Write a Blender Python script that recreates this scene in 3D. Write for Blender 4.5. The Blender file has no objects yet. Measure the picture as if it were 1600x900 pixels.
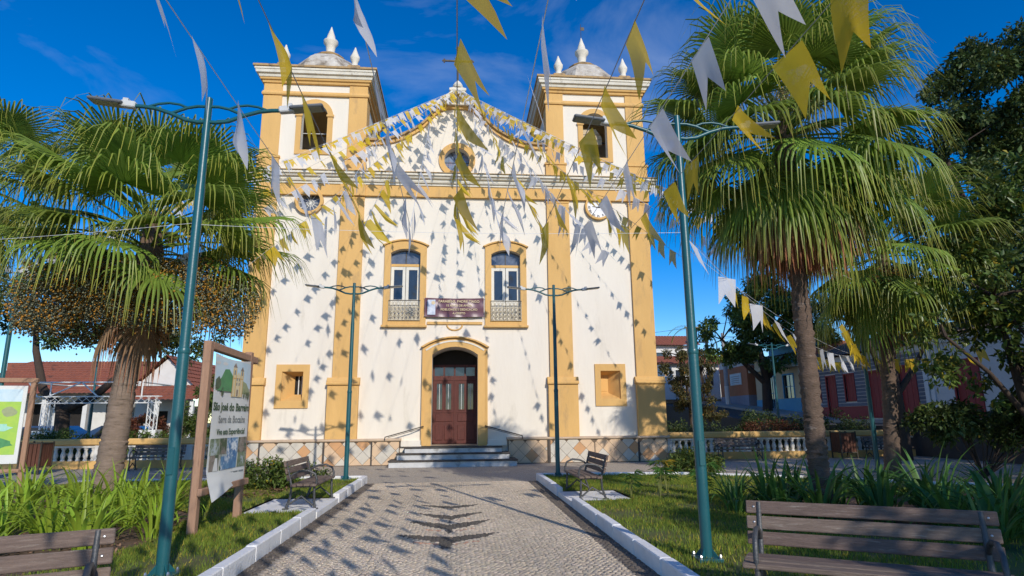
import bpy, bmesh, math, random
import numpy as np
from mathutils import Vector, Matrix
from mathutils.geometry import tessellate_polygon

random.seed(7); np.random.seed(7)
scn = bpy.context.scene
col = scn.collection
R = math.radians

# ------------------------------------------------------------------ camera
cam_data = bpy.data.cameras.new('camera')
cam_data.sensor_width = 36.0
cam_data.lens = 965.98/1600*36.0
cam_data.clip_end = 3000
cam_data.clip_start = 0.05
cam = bpy.data.objects.new('camera', cam_data); col.objects.link(cam)
_r = Vector((0.99627, -0.085814, -0.00907)); _u = Vector((-0.008929, -0.207067, 0.978286)); _f = Vector((0.085829, 0.974556, 0.207061))
cam.matrix_world = Matrix(((_r.x, _u.x, -_f.x, 0.113), (_r.y, _u.y, -_f.y, -23.6), (_r.z, _u.z, -_f.z, 1.6), (0, 0, 0, 1)))
scn.camera = cam

# ------------------------------------------------------------------ sky, sun, exposure
SUN_EL = R(27.7); SUN_AZ = R(18.5)          # sun behind the camera, to its right
sdir = Vector((-math.sin(SUN_AZ)*math.cos(SUN_EL), math.cos(SUN_AZ)*math.cos(SUN_EL), -math.sin(SUN_EL)))
world = bpy.data.worlds.new('World'); scn.world = world; world.use_nodes = True
nt = world.node_tree; bg = nt.nodes['Background']
sky = nt.nodes.new('ShaderNodeTexSky'); sky.sky_type = 'NISHITA'; sky.sun_disc = False
sky.sun_elevation = SUN_EL
sky.sun_rotation = math.pi - SUN_AZ         # compass angle of the sun from +Y
sky.air_density = 1.0; sky.dust_density = 0.15; sky.ozone_density = 3.0; sky.altitude = 600
hsv = nt.nodes.new('ShaderNodeHueSaturation'); hsv.inputs['Saturation'].default_value = 1.5; hsv.inputs['Hue'].default_value = .511; hsv.inputs['Value'].default_value = 1.0
nt.links.new(sky.outputs[0], hsv.inputs['Color']); # thin wisps of high cloud all round the sky
wtc = nt.nodes.new('ShaderNodeTexCoord'); wmp = nt.nodes.new('ShaderNodeMapping'); wmp.inputs['Scale'].default_value = (1.0, 1.0, 2.6); wmp.inputs['Location'].default_value = (.35, .2, .1)
wnz = nt.nodes.new('ShaderNodeTexNoise'); wnz.inputs['Scale'].default_value = 2.2; wnz.inputs['Detail'].default_value = 9; wnz.inputs['Roughness'].default_value = .55; wnz.inputs['Distortion'].default_value = .6
wmr = nt.nodes.new('ShaderNodeMapRange'); wmr.inputs[1].default_value = .54; wmr.inputs[2].default_value = .82; wmr.inputs[3].default_value = 0; wmr.inputs[4].default_value = .30
wmx = nt.nodes.new('ShaderNodeMix'); wmx.data_type = 'RGBA'; wmx.inputs[7].default_value = (5.2, 5.6, 6.2, 1)
nt.links.new(wtc.outputs['Generated'], wmp.inputs[0]); nt.links.new(wmp.outputs[0], wnz.inputs['Vector']); nt.links.new(wnz.outputs[0], wmr.inputs[0])
nt.links.new(wmr.outputs[0], wmx.inputs[0]); nt.links.new(hsv.outputs[0], wmx.inputs[6])
nt.links.new(wmx.outputs[2], bg.inputs[0]); bg.inputs[1].default_value = 0.15
sun_d = bpy.data.lights.new('sun', 'SUN'); sun_d.energy = 3.35; sun_d.angle = R(0.53); sun_d.color = (1.0, 0.94, 0.85)
sun = bpy.data.objects.new('sun', sun_d); col.objects.link(sun)
sun.rotation_euler = sdir.to_track_quat('-Z', 'Y').to_euler(); sun.location = (10, -40, 30)
vs = scn.view_settings; vs.view_transform = 'Standard'; vs.look = 'None'; vs.exposure = 0.12; vs.gamma = 1.0; vs.use_curve_mapping = False

# ------------------------------------------------------------------ helpers
def tag(o, label=None, cat=None, group=None, kind=None):
    if label: o['label'] = label
    if cat: o['category'] = cat
    if group: o['group'] = group
    if kind: o['kind'] = kind
    return o

def empty(name, loc=(0, 0, 0), rz=0.0, label=None, cat=None, group=None):
    o = bpy.data.objects.new(name, None); col.objects.link(o)
    o.location = loc; o.rotation_euler = (0, 0, rz); o.empty_display_size = .1
    return tag(o, label, cat, group)

def obj(name, me, parent=None, loc=None, rot=None, scale=None):
    o = bpy.data.objects.new(name, me); col.objects.link(o)
    if parent: o.parent = parent
    if loc is not None: o.location = loc
    if rot is not None: o.rotation_euler = rot
    if scale is not None: o.scale = scale
    return o

class MB:
    def __init__(s): s.v = []; s.f = []; s.M = None
    def add(s, vs, fs):
        n = len(s.v)
        if s.M is not None: vs = [tuple(s.M @ Vector(p)) for p in vs]
        s.v += [tuple(p) for p in vs]; s.f += [tuple(n+i for i in f) for f in fs]; return s
    def box(s, x0, x1, y0, y1, z0, z1, b=0.0):
        if x0 > x1: x0, x1 = x1, x0
        if y0 > y1: y0, y1 = y1, y0
        if b <= 0:
            return s.add([(x0,y0,z0),(x1,y0,z0),(x1,y1,z0),(x0,y1,z0),(x0,y0,z1),(x1,y0,z1),(x1,y1,z1),(x0,y1,z1)],
                         [(0,3,2,1),(4,5,6,7),(0,1,5,4),(1,2,6,5),(2,3,7,6),(3,0,4,7)])
        b = min(b, (x1-x0)*.45, (y1-y0)*.45, (z1-z0)*.45)
        def ring(z, i):
            return [(x0+i+b,y0+i,z),(x1-i-b,y0+i,z),(x1-i,y0+i+b,z),(x1-i,y1-i-b,z),(x1-i-b,y1-i,z),(x0+i+b,y1-i,z),(x0+i,y1-i-b,z),(x0+i,y0+i+b,z)]
        v = ring(z0, b*.7)+ring(z0+b, 0)+ring(z1-b, 0)+ring(z1, b*.7)
        f = [tuple(range(7, -1, -1)), tuple(range(24, 32))]
        for k in range(3):
            for i in range(8):
                j = (i+1) % 8; f.append((k*8+i, k*8+j, k*8+8+j, k*8+8+i))
        return s.add(v, f)
    def prism(s, poly, d, n=None):              # poly: 3D loop, extruded by vector d
        k = len(poly); d = Vector(d)
        v = [tuple(p) for p in poly]+[tuple(Vector(p)+d) for p in poly]
        f = [tuple(range(k-1, -1, -1)), tuple(range(k, 2*k))]
        for i in range(k):
            j = (i+1) % k; f.append((i, j, k+j, k+i))
        return s.add(v, f)
    def plate(s, outer, holes, y0, y1):         # XZ outline with holes, thick from y0 (front) to y1
        loops = [outer]+list(holes)
        tri = tessellate_polygon([[Vector((p[0], p[1], 0)) for p in l] for l in loops])
        flat = [p for l in loops for p in l]; n = len(flat)
        v = [(p[0], y0, p[1]) for p in flat]+[(p[0], y1, p[1]) for p in flat]
        f = []
        for t in tri:
            a, b, c = [Vector(flat[i]+(0,)) if len(flat[i]) == 2 else Vector(flat[i]) for i in t]
            t = tuple(t)
            if (b-a).cross(c-a).z < 0: t = (t[0], t[2], t[1])
            f.append(t); f.append((n+t[0], n+t[2], n+t[1]))
        off = 0
        for l in loops:
            k = len(l)
            ar = sum(l[i][0]*l[(i+1) % k][1]-l[(i+1) % k][0]*l[i][1] for i in range(k))
            ccw = ar > 0
            if l is not outer: ccw = not ccw
            for i in range(k):
                j = (i+1) % k
                q = (off+i, n+off+i, n+off+j, off+j) if ccw else (off+i, off+j, n+off+j, n+off+i)
                f.append(q)
            off += k
        return s.add(v, f)
    def tube(s, pts, rad, n=8, cap=True):
        pts = [Vector(p) for p in pts]
        if not hasattr(rad, '__len__'): rad = [rad]*len(pts)
        v = []; f = []
        prev = None
        for i, p in enumerate(pts):
            t = (pts[min(i+1, len(pts)-1)]-pts[max(i-1, 0)]).normalized()
            if prev is None:
                a = Vector((0, 0, 1)) if abs(t.z) < .9 else Vector((1, 0, 0))
                a = (a-t*a.dot(t)).normalized()
            else:
                a = (prev-t*prev.dot(t)).normalized()
            prev = a; b = t.cross(a)
            for k in range(n):
                w = 2*math.pi*k/n
                v.append(tuple(p+(a*math.cos(w)+b*math.sin(w))*rad[i]))
        for i in range(len(pts)-1):
            for k in range(n):
                j = (k+1) % n
                f.append((i*n+k, i*n+j, i*n+n+j, i*n+n+k))
        if cap:
            f.append(tuple(range(n-1, -1, -1))); m = (len(pts)-1)*n; f.append(tuple(range(m, m+n)))
        return s.add(v, f)
    def lathe(s, prof, n=16, c=(0, 0, 0), rot=0.0):   # prof: (r, z)
        v = []; f = []
        for r_, z_ in prof:
            for k in range(n):
                w = 2*math.pi*k/n+rot
                v.append((c[0]+r_*math.cos(w), c[1]+r_*math.sin(w), c[2]+z_))
        for i in range(len(prof)-1):
            for k in range(n):
                j = (k+1) % n
                f.append((i*n+k, i*n+j, i*n+n+j, i*n+n+k))
        f.append(tuple(range(n-1, -1, -1))); m = (len(prof)-1)*n; f.append(tuple(range(m, m+n)))
        return s.add(v, f)
    def ringprof(s, cx, cy, hx, hy, prof):     # prof: (offset, z) swept round a rectangle
        v = []; f = []
        for o_, z_ in prof:
            v += [(cx-hx-o_, cy-hy-o_, z_), (cx+hx+o_, cy-hy-o_, z_), (cx+hx+o_, cy+hy+o_, z_), (cx-hx-o_, cy+hy+o_, z_)]
        for i in range(len(prof)-1):
            for k in range(4):
                j = (k+1) % 4; f.append((i*4+k, i*4+j, i*4+4+j, i*4+4+k))
        f.append((3, 2, 1, 0)); m = (len(prof)-1)*4; f.append((m, m+1, m+2, m+3))
        return s.add(v, f)
    def profx(s, prof, x0, x1):                # prof: closed (y, z) loop, swept along X
        return s.prism([(x0, y, z) for y, z in prof], (x1-x0, 0, 0))
    def mesh(s, name, mat, smooth=0):
        me = bpy.data.meshes.new(name); me.from_pydata(s.v, [], s.f)
        if mat: me.materials.append(mat)
        if smooth:
            me.shade_smooth(); me.set_sharp_from_angle(angle=R(smooth))
        me.update(); return me
    def build(s, name, mat, parent=None, smooth=0, loc=None, rot=None, scale=None):
        return obj(name, s.mesh(name, mat, smooth), parent, loc, rot, scale)

def mesh_np(name, V, F, mat, attr=None, smooth=False):
    V = np.asarray(V, np.float32); F = np.asarray(F, np.int32)
    me = bpy.data.meshes.new(name); k = F.shape[1]
    me.vertices.add(len(V)); me.vertices.foreach_set('co', V.ravel())
    me.loops.add(F.size); me.loops.foreach_set('vertex_index', F.ravel())
    me.polygons.add(len(F)); me.polygons.foreach_set('loop_start', np.arange(0, F.size, k, dtype=np.int32))
    me.update(calc_edges=True)
    if attr is not None:
        a = me.attributes.new('tint', 'FLOAT_COLOR', 'POINT')
        A = np.ones((len(V), 4), np.float32); A[:, :3] = attr; a.data.foreach_set('color', A.ravel())
    if mat: me.materials.append(mat)
    if smooth: me.shade_smooth()
    return me

def dup(o, parent=None):
    c = o.copy(); col.objects.link(c); c.parent = parent
    for ch in o.children: dup(ch, c)
    return c

def arch(x0, x1, z0, zs, rise, n=10):          # opening outline: straight jambs, segmental or round head
    w = (x1-x0)/2; cx = (x0+x1)/2
    if rise >= w*.98: rad = w; cz = zs; a0 = 0; a1 = math.pi
    else:
        rad = (w*w+rise*rise)/(2*rise); cz = zs+rise-rad; a0 = math.asin((zs-cz)/rad); a1 = math.pi-a0
    pts = [(x0, z0), (x1, z0)]
    for i in range(n+1):
        a = a0+(a1-a0)*i/n
        pts.append((cx+rad*math.cos(a), cz+rad*math.sin(a)))
    return pts

def circ(cx, cz, r_, n=24): return [(cx+r_*math.cos(2*math.pi*i/n), cz+r_*math.sin(2*math.pi*i/n)) for i in range(n)]

# ------------------------------------------------------------------ materials
def material(name, c1, c2=None, scale=3.0, rough=.8, spec=.3, metal=0.0, bump=0.0, bscale=40.0, detail=6.0, coord='Object',
             stretch=(1, 1, 1), rnd=0.0, transl=0.0, sheer=0.0, attr=False, c3=None, s3=.7, t3=(.55, .7), coat=0.0):
    m = bpy.data.materials.new(name); m.use_nodes = True
    t = m.node_tree; N = t.nodes; L = t.links; P = N['Principled BSDF']
    P.inputs['Roughness'].default_value = rough; P.inputs['Metallic'].default_value = metal
    P.inputs['Specular IOR Level'].default_value = spec
    if coat: P.inputs['Coat Weight'].default_value = coat
    tc = N.new('ShaderNodeTexCoord'); mp = N.new('ShaderNodeMapping'); mp.inputs['Scale'].default_value = stretch
    L.new(tc.outputs[coord], mp.inputs[0])
    oi = N.new('ShaderNodeObjectInfo')
    vec = N.new('ShaderNodeVectorMath'); vec.operation = 'MULTIPLY_ADD'      # shift the pattern per object
    L.new(oi.outputs['Random'], vec.inputs[0]); vec.inputs[1].default_value = (37, 53, 71) if rnd else (0, 0, 0); L.new(mp.outputs[0], vec.inputs[2])
    nz = N.new('ShaderNodeTexNoise'); nz.inputs['Scale'].default_value = scale; nz.inputs['Detail'].default_value = detail
    nz.inputs['Roughness'].default_value = .62
    L.new(vec.outputs[0], nz.inputs['Vector'])
    c2 = c2 or tuple(x*.8 for x in c1)
    mx = N.new('ShaderNodeMix'); mx.data_type = 'RGBA'
    mr = N.new('ShaderNodeMapRange'); mr.inputs[1].default_value = .3; mr.inputs[2].default_value = .7
    L.new(nz.outputs[0], mr.inputs[0]); L.new(mr.outputs[0], mx.inputs[0])
    mx.inputs[6].default_value = (*c1, 1); mx.inputs[7].default_value = (*c2, 1)
    out = mx.outputs[2]
    if c3:
        n3 = N.new('ShaderNodeTexNoise'); n3.inputs['Scale'].default_value = s3; n3.inputs['Detail'].default_value = 8; n3.inputs['Roughness'].default_value = .7
        L.new(vec.outputs[0], n3.inputs['Vector'])
        r3 = N.new('ShaderNodeMapRange'); r3.inputs[1].default_value = t3[0]; r3.inputs[2].default_value = t3[1]
        L.new(n3.outputs[0], r3.inputs[0])
        m3 = N.new('ShaderNodeMix'); m3.data_type = 'RGBA'; L.new(r3.outputs[0], m3.inputs[0]); L.new(out, m3.inputs[6]); m3.inputs[7].default_value = (*c3, 1)
        out = m3.outputs[2]
    if attr:
        at = N.new('ShaderNodeAttribute'); at.attribute_name = 'tint'
        m4 = N.new('ShaderNodeMix'); m4.data_type = 'RGBA'; m4.blend_type = 'MULTIPLY'; m4.inputs[0].default_value = 1
        L.new(out, m4.inputs[6]); L.new(at.outputs['Color'], m4.inputs[7]); out = m4.outputs[2]
    if rnd:
        hs = N.new('ShaderNodeHueSaturation')
        mv = N.new('ShaderNodeMapRange'); mv.inputs[3].default_value = 1-rnd; mv.inputs[4].default_value = 1+rnd
        L.new(oi.outputs['Random'], mv.inputs[0]); L.new(mv.outputs[0], hs.inputs['Value'])
        mh = N.new('ShaderNodeMapRange'); mh.inputs[3].default_value = .5-rnd*.05; mh.inputs[4].default_value = .5+rnd*.05
        L.new(oi.outputs['Random'], mh.inputs[0]); L.new(mh.outputs[0], hs.inputs['Hue'])
        L.new(out, hs.inputs['Color']); out = hs.outputs[0]
    L.new(out, P.inputs['Base Color'])
    if bump:
        bn = N.new('ShaderNodeTexNoise'); bn.inputs['Scale'].default_value = bscale; bn.inputs['Detail'].default_value = 8
        L.new(vec.outputs[0], bn.inputs['Vector'])
        bp = N.new('ShaderNodeBump'); bp.inputs['Strength'].default_value = bump; bp.inputs['Distance'].default_value = .02
        L.new(bn.outputs[0], bp.inputs['Height']); L.new(bp.outputs[0], P.inputs['Normal'])
    if transl:
        tr = N.new('ShaderNodeBsdfTranslucent'); ms = N.new('ShaderNodeMixShader'); ms.inputs[0].default_value = transl
        L.new(out, tr.inputs[0]); L.new(P.outputs[0], ms.inputs[1]); L.new(tr.outputs[0], ms.inputs[2])
        L.new(ms.outputs[0], N['Material Output'].inputs['Surface'])
        if sheer:      # thin woven cloth lets part of the light straight through
            tp = N.new('ShaderNodeBsdfTransparent'); m5 = N.new('ShaderNodeMixShader'); m5.inputs[0].default_value = sheer
            L.new(ms.outputs[0], m5.inputs[1]); L.new(tp.outputs[0], m5.inputs[2]); L.new(m5.outputs[0], N['Material Output'].inputs['Surface'])
    return m

K = {}
K['plaster'] = material('cream_plaster', (.82, .745, .625), (.76, .68, .56), 1.1, .85, bump=.3, bscale=12, stretch=(1, 1, .22), c3=(.60, .53, .42), s3=1.5, t3=(.58, .80))
K['trim'] = material('ochre_paint', (.73, .44, .155), (.64, .38, .13), 1.5, .8, bump=.3, bscale=14, stretch=(1, 1, .3), c3=(.46, .29, .13), s3=2.0, t3=(.56, .76))
K['trimwhite'] = material('white_moulding', (.80, .74, .62), (.66, .60, .49), 2.5, .85, bump=.3, bscale=20, c3=(.30, .25, .18), s3=2.2, t3=(.60, .75))
K['cap'] = material('weathered_capping', (.52, .33, .14), (.34, .24, .14), 3, .9, bump=.4, bscale=20, c3=(.12, .10, .08), s3=3, t3=(.52, .68))
K['domew'] = material('stained_white_render', (.66, .61, .52), (.40, .34, .27), 2.4, .9, bump=.5, bscale=10, c3=(.17, .13, .09), s3=1.6, t3=(.48, .66))
K['plinth_back'] = material('plinth_joint_mortar', (.20, .145, .10), (.14, .10, .07), 3, .9)
K['stone'] = material('plinth_stone', (.60, .45, .31), (.48, .36, .25), 3, .8, bump=.3, bscale=30)
K['tile'] = material('stone_tile', (.70, .48, .29), (.60, .43, .28), 4, .6, attr=False, bump=.2, bscale=40, c3=(.30, .22, .16), s3=1.6, t3=(.62, .78))
K['tile_grey'] = material('pale_stone_tile', (.62, .56, .46), (.52, .47, .39), 4, .6, bump=.2, bscale=40, c3=(.28, .22, .17), s3=1.6, t3=(.62, .78))
K['tile_ochre'] = material('ochre_stone_tile', (.62, .33, .15), (.52, .29, .14), 4, .6, bump=.2, bscale=40, c3=(.28, .18, .12), s3=1.6, t3=(.62, .78))
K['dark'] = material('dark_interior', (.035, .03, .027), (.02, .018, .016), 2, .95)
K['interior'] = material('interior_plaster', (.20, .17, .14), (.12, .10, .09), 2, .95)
K['wood_red'] = material('oxblood_wood', (.135, .036, .026), (.075, .024, .018), 6, .5, stretch=(6, 6, .6), bump=.3, bscale=30)
K['white_paint'] = material('white_paint', (.80, .79, .75), (.70, .69, .65), 4, .6)
K['kerb'] = material('white_kerb_paint', (.84, .82, .79), (.74, .72, .69), 3, .8, bump=.5, bscale=25, c3=(.46, .43, .39), s3=3, t3=(.64, .78))
K['step'] = material('worn_white_step_paint', (.62, .61, .59), (.48, .47, .45), 3, .85, bump=.5, bscale=20, c3=(.26, .24, .22), s3=3, t3=(.56, .72))
K['tread'] = material('dark_tread_stone', (.10, .085, .07), (.06, .05, .045), 5, .8, bump=.3)
K['iron'] = material('wrought_iron', (.10, .085, .06), (.06, .05, .04), 8, .6, metal=.4)
K['iron_cream'] = material('cream_ironwork', (.62, .54, .38), (.40, .33, .22), 14, .6)
K['bench_iron'] = material('cast_iron', (.13, .13, .13), (.07, .07, .07), 8, .5, metal=.5, bump=.3, bscale=60)
K['bench_wood'] = material('weathered_slat_wood', (.23, .165, .13), (.135, .097, .078), 5, .75, spec=.25, stretch=(1.2, 14, 14), bump=.5, bscale=30, rnd=.15, c3=(.32, .26, .21), s3=4, t3=(.55, .7))
K['bolt'] = material('steel_bolt', (.6, .6, .6), (.4, .4, .4), 8, .35, metal=.8)
K['lamp'] = material('teal_lamp_paint', (.014, .105, .118), (.011, .085, .098), 3, .36, spec=.5, bump=.05, c3=(.035, .10, .10), s3=7, t3=(.60, .72))
K['lamp_head'] = material('grey_lamp_head', (.16, .17, .18), (.10, .11, .12), 5, .5)
K['lamp_mount'] = material('pale_lamp_mount', (.62, .62, .60), (.5, .5, .48), 5, .5)
K['lens'] = material('lamp_lens', (.30, .30, .20), (.22, .22, .16), 30, .25, spec=.5)
K['flag_w'] = material('white_fabric', (.78, .78, .80), (.72, .72, .75), 5, .85, transl=.42, sheer=.09, rnd=.06)
K['flag_y'] = material('yellow_fabric', (.80, .56, .04), (.74, .50, .035), 5, .85, transl=.45, sheer=.08, rnd=.08)
K['cord'] = material('thin_cord', (.42, .42, .42), (.3, .3, .3), 8, .8)
K['cordw'] = material('white_cord', (.8, .8, .8), (.7, .7, .7), 8, .8)
K['paving'] = material('limestone_sett', (.60, .495, .37), (.52, .43, .32), 12, .75, bump=.3, bscale=70, attr=True)
K['mortar'] = material('sandy_joint', (.40, .335, .255), (.33, .275, .21), 20, .95, bump=.4)
K['lawnbase'] = material('lawn_soil', (.10, .135, .028), (.13, .115, .045), 1.6, .95, bump=.5, bscale=60, c3=(.16, .11, .06), s3=.9, t3=(.60, .72))
K['grass'] = material('grass_blade', (.21, .27, .035), (.155, .22, .03), 1.2, .7, spec=.2, transl=.3, attr=True)
K['soil'] = material('garden_soil', (.11, .065, .04), (.17, .11, .075), 4, .95, bump=.8, bscale=30)
K['litter'] = material('dry_leaf', (.22, .12, .065), (.13, .075, .045), 8, .9, attr=True)
K['strap'] = material('strap_leaf', (.37, .49, .05), (.28, .41, .04), 5, .42, spec=.35, transl=.38, rnd=.25)
K['strap_dark'] = material('deep_strap_leaf', (.11, .22, .045), (.07, .155, .032), 5, .45, spec=.35, transl=.35, rnd=.25)
K['yellowleaf'] = material('yellowed_leaf', (.55, .38, .04), (.45, .30, .03), 5, .6, transl=.3)
def cobble_mat(name, c1, c2, joint, scale, rough=.8):
    m = bpy.data.materials.new(name); m.use_nodes = True
    t = m.node_tree; N = t.nodes; L = t.links; P = N['Principled BSDF']; P.inputs['Roughness'].default_value = rough; P.inputs['Specular IOR Level'].default_value = .25
    tc = N.new('ShaderNodeTexCoord'); v = N.new('ShaderNodeTexVoronoi'); v.inputs['Scale'].default_value = scale
    e = N.new('ShaderNodeTexVoronoi'); e.feature = 'DISTANCE_TO_EDGE'; e.inputs['Scale'].default_value = scale
    L.new(tc.outputs['Object'], v.inputs['Vector']); L.new(tc.outputs['Object'], e.inputs['Vector'])
    n = N.new('ShaderNodeTexNoise'); n.inputs['Scale'].default_value = .7; n.inputs['Detail'].default_value = 6; L.new(tc.outputs['Object'], n.inputs['Vector'])
    mx = N.new('ShaderNodeMix'); mx.data_type = 'RGBA'; mx.inputs[6].default_value = (*c1, 1); mx.inputs[7].default_value = (*c2, 1)
    ad = N.new('ShaderNodeMath'); ad.operation = 'MULTIPLY_ADD'; ad.inputs[1].default_value = .5
    sp = N.new('ShaderNodeSeparateColor'); L.new(v.outputs['Color'], sp.inputs[0]); L.new(sp.outputs[0], ad.inputs[0])
    ms = N.new('ShaderNodeMath'); ms.operation = 'MULTIPLY'; ms.inputs[1].default_value = .5; L.new(n.outputs[0], ms.inputs[0]); L.new(ms.outputs[0], ad.inputs[2])
    L.new(ad.outputs[0], mx.inputs[0])
    rg = N.new('ShaderNodeMapRange'); rg.inputs[1].default_value = .02; rg.inputs[2].default_value = .10; L.new(e.outputs[0], rg.inputs[0])
    m2 = N.new('ShaderNodeMix'); m2.data_type = 'RGBA'; m2.inputs[6].default_value = (*joint, 1); L.new(mx.outputs[2], m2.inputs[7]); L.new(rg.outputs[0], m2.inputs[0])
    L.new(m2.outputs[2], P.inputs['Base Color'])
    b = N.new('ShaderNodeBump'); b.inputs['Strength'].default_value = .5; b.inputs['Distance'].default_value = .01; L.new(rg.outputs[0], b.inputs['Height']); L.new(b.outputs[0], P.inputs['Normal'])
    return m
K['plaza'] = cobble_mat('plaza_setts', (.50, .435, .345), (.42, .365, .285), (.27, .225, .18), 15)
K['asphalt'] = material('street_asphalt', (.075, .07, .065), (.055, .05, .048), 6, .9, bump=.3, bscale=60)
K['earth'] = material('far_ground', (.10, .11, .05), (.14, .12, .07), .3, .95)

def sheet(name, pts, z, mat, kind='structure', parent=None):
    mb = MB(); mb.add([(x, y, z) for x, y in pts], [tuple(range(len(pts)))])
    o = mb.build(name, mat, parent)
    if kind: o['kind'] = kind
    return o
# ------------------------------------------------------------------ ground
sheet('ground', [(-900, -900), (900, -900), (900, 900), (-900, 900)], -.05, K['earth'])
sheet('plaza_pavement', [(-32, -60), (21.2, -60), (21.2, 3), (-32, 3)], -.013, K['plaza'])
path = sheet('path', [(-2.4, -24), (2.4, -24), (2.4, -6.7), (-2.4, -6.7)], -.008, K['mortar'])
# street to the right, climbing away from the plaza, with its pavement in front of the houses
def zst(y): return 1.38+max(0, y-13)*.083
mb = MB(); ys = [-30, -10, 0, 6, 13, 18, 24, 30, 40, 70]
for a, b in zip(ys[:-1], ys[1:]):
    mb.add([(18.6, a, zst(a)-.22), (22.0, a, zst(a)-.16), (22.0, b, zst(b)-.16), (18.6, b, zst(b)-.22)], [(0, 1, 2, 3)])
    mb.add([(18.6, a, -.04), (18.6, a, zst(a)-.22), (18.6, b, zst(b)-.22), (18.6, b, -.04)], [(0, 1, 2, 3)])
tag(mb.build('street', K['asphalt']), kind='structure')
mb = MB()
for a, b in zip(ys[:-1], ys[1:]):
    za, zb = zst(a), zst(b)
    mb.add([(22.0, a, za-.2), (22.0, a, za), (26, a, za), (26, b, zb), (22.0, b, zb), (22.0, b, zb-.2)], [(1, 2, 3, 4), (0, 1, 4, 5)])
K['sidewalk'] = material('pale_sidewalk', (.42, .40, .37), (.32, .30, .28), 4, .9)
tag(mb.build('sidewalk', K['sidewalk']), kind='structure')

# hand-laid limestone setts of the path: real stones, too small to pick apart singly
def inside(px, py, poly):
    r_ = np.zeros(len(px), bool); n = len(poly)
    for i in range(n):
        x1, y1 = poly[i]; x2, y2 = poly[(i+1) % n]
        if y1 == y2: continue
        c = ((y1 > py) != (y2 > py)) & (px < (x2-x1)*(py-y1)/(y2-y1)+x1)
        r_ ^= c
    return r_
def bird(yc, w, tip, th, stem):
    # two curved wings meeting at (0, yc); tips at (+-w, yc+tip)
    top = []; bot = []
    for i in range(-10, 11):
        u = i/10; x = u*w
        up = yc+tip*(abs(u)**.8)
        t_ = th*(1-abs(u)**2.4)
        top.append((x, up)); bot.append((x, up-t_-(stem if abs(i) <= 0 else 0)))
    return top+bot[::-1]
wings = [bird(-14.45, .74, .32, .40, .0), bird(-13.40, .67, .46, .46, .0), bird(-12.48, .56, .38, .40, .0), bird(-11.32, .58, .28, .32, .0)]
stems = [[(-.10, -14.75), (.08, -14.75), (.05, -15.25), (-.09, -15.2)], [(-.05, -13.8), (.05, -13.8), (.0, -14.25)], [(-.04, -12.8), (.05, -12.8), (.0, -13.2)]]
pink = [bird(-14.98, .52, .30, .10, 0), bird(-13.98, .42, .26, .10, 0), bird(-12.98, .36, .22, .09, 0)]
def setts(x0, x1, y0, y1, p, wave, dark=False, seed=1):
    rng = np.random.RandomState(seed)
    nx = int((x1-x0)/p); ny = int((y1-y0)/p)
    I, J = np.meshgrid(np.arange(nx), np.arange(ny), indexing='ij'); I = I.ravel(); J = J.ravel()
    x = x0+(I+.5+.5*(J % 2)*.6-.15)*p; y = y0+(J+.5)*p
    if wave: y = y+.11*np.abs(np.sin(np.pi*x/.95))+.02*np.sin(x*9)
    x = x+rng.normal(0, .006, len(x)); y = y+rng.normal(0, .006, len(x))
    ok = (x > x0) & (x < x1) & (y < y1+.1); x = x[ok]; y = y[ok]; n = len(x)
    a = rng.normal(0, .16, n)
    if wave: a = a+.30*np.cos(np.pi*x/.95)*np.sign(np.sin(np.pi*x/.95))
    hx = p*.5*rng.uniform(.82, 1.0, n); hy = p*.5*rng.uniform(.80, .98, n)
    top = rng.uniform(.0, .004, n); tilt = rng.normal(0, .02, (n, 2))
    V = np.zeros((n, 8, 3), np.float32)
    for k, (sx, sy) in enumerate([(-1, -1), (1, -1), (1, 1), (-1, 1)]):
        for lvl, (s, z) in enumerate([(1.0, -.010), (.86, 0)]):
            dx = sx*hx*s+rng.normal(0, .002, n); dy = sy*hy*s+rng.normal(0, .002, n)
            V[:, lvl*4+k, 0] = x+dx*np.cos(a)-dy*np.sin(a); V[:, lvl*4+k, 1] = y+dx*np.sin(a)+dy*np.cos(a)
            V[:, lvl*4+k, 2] = z+(top+dx*tilt[:, 0]+dy*tilt[:, 1] if lvl else 0)
    base = np.array([(4, 5, 6, 7), (0, 1, 5, 4), (1, 2, 6, 5), (2, 3, 7, 6), (3, 0, 4, 7)])
    F = (np.arange(n)[:, None, None]*8+base[None]).reshape(-1, 4)
    val = rng.uniform(.84, 1.10, n)*(1+.10*np.sin(x*1.7+.6*y)*np.sin(y*1.1)); C = np.stack([val*rng.uniform(.98, 1.04, n), val, val*rng.uniform(.94, 1.03, n)], 1)
    if dark: C *= np.array([.27, .27, .29])
    else:
        d = np.zeros(n, bool)
        for w in wings+stems: d |= inside(x, y, w)
        C[d] *= np.array([.19, .20, .22])
        q = np.zeros(n, bool)
        for w in pink: q |= inside(x, y, w)
        q &= ~d & (np.abs(x) > .12) & (rng.rand(n) < .75); C[q] *= np.array([.92, .62, .56])
    A = np.repeat(C[:, None, :], 8, 1).reshape(-1, 3)
    return V.reshape(-1, 3), F, A
for nm, args in [('sett_paving', (-1.97, 1.97, -20.5, -6.7, .056, True, False, 1)), ('dark_sett_band', (-2.36, -1.98, -20.5, -6.7, .07, False, True, 2)), ('dark_sett_band', (1.98, 2.36, -20.5, -6.7, .07, False, True, 3))]:
    V, F, A = setts(*args)
    o = obj(nm, mesh_np(nm, V, F, K['paving'], A), path); o['kind'] = 'stuff'

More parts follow.
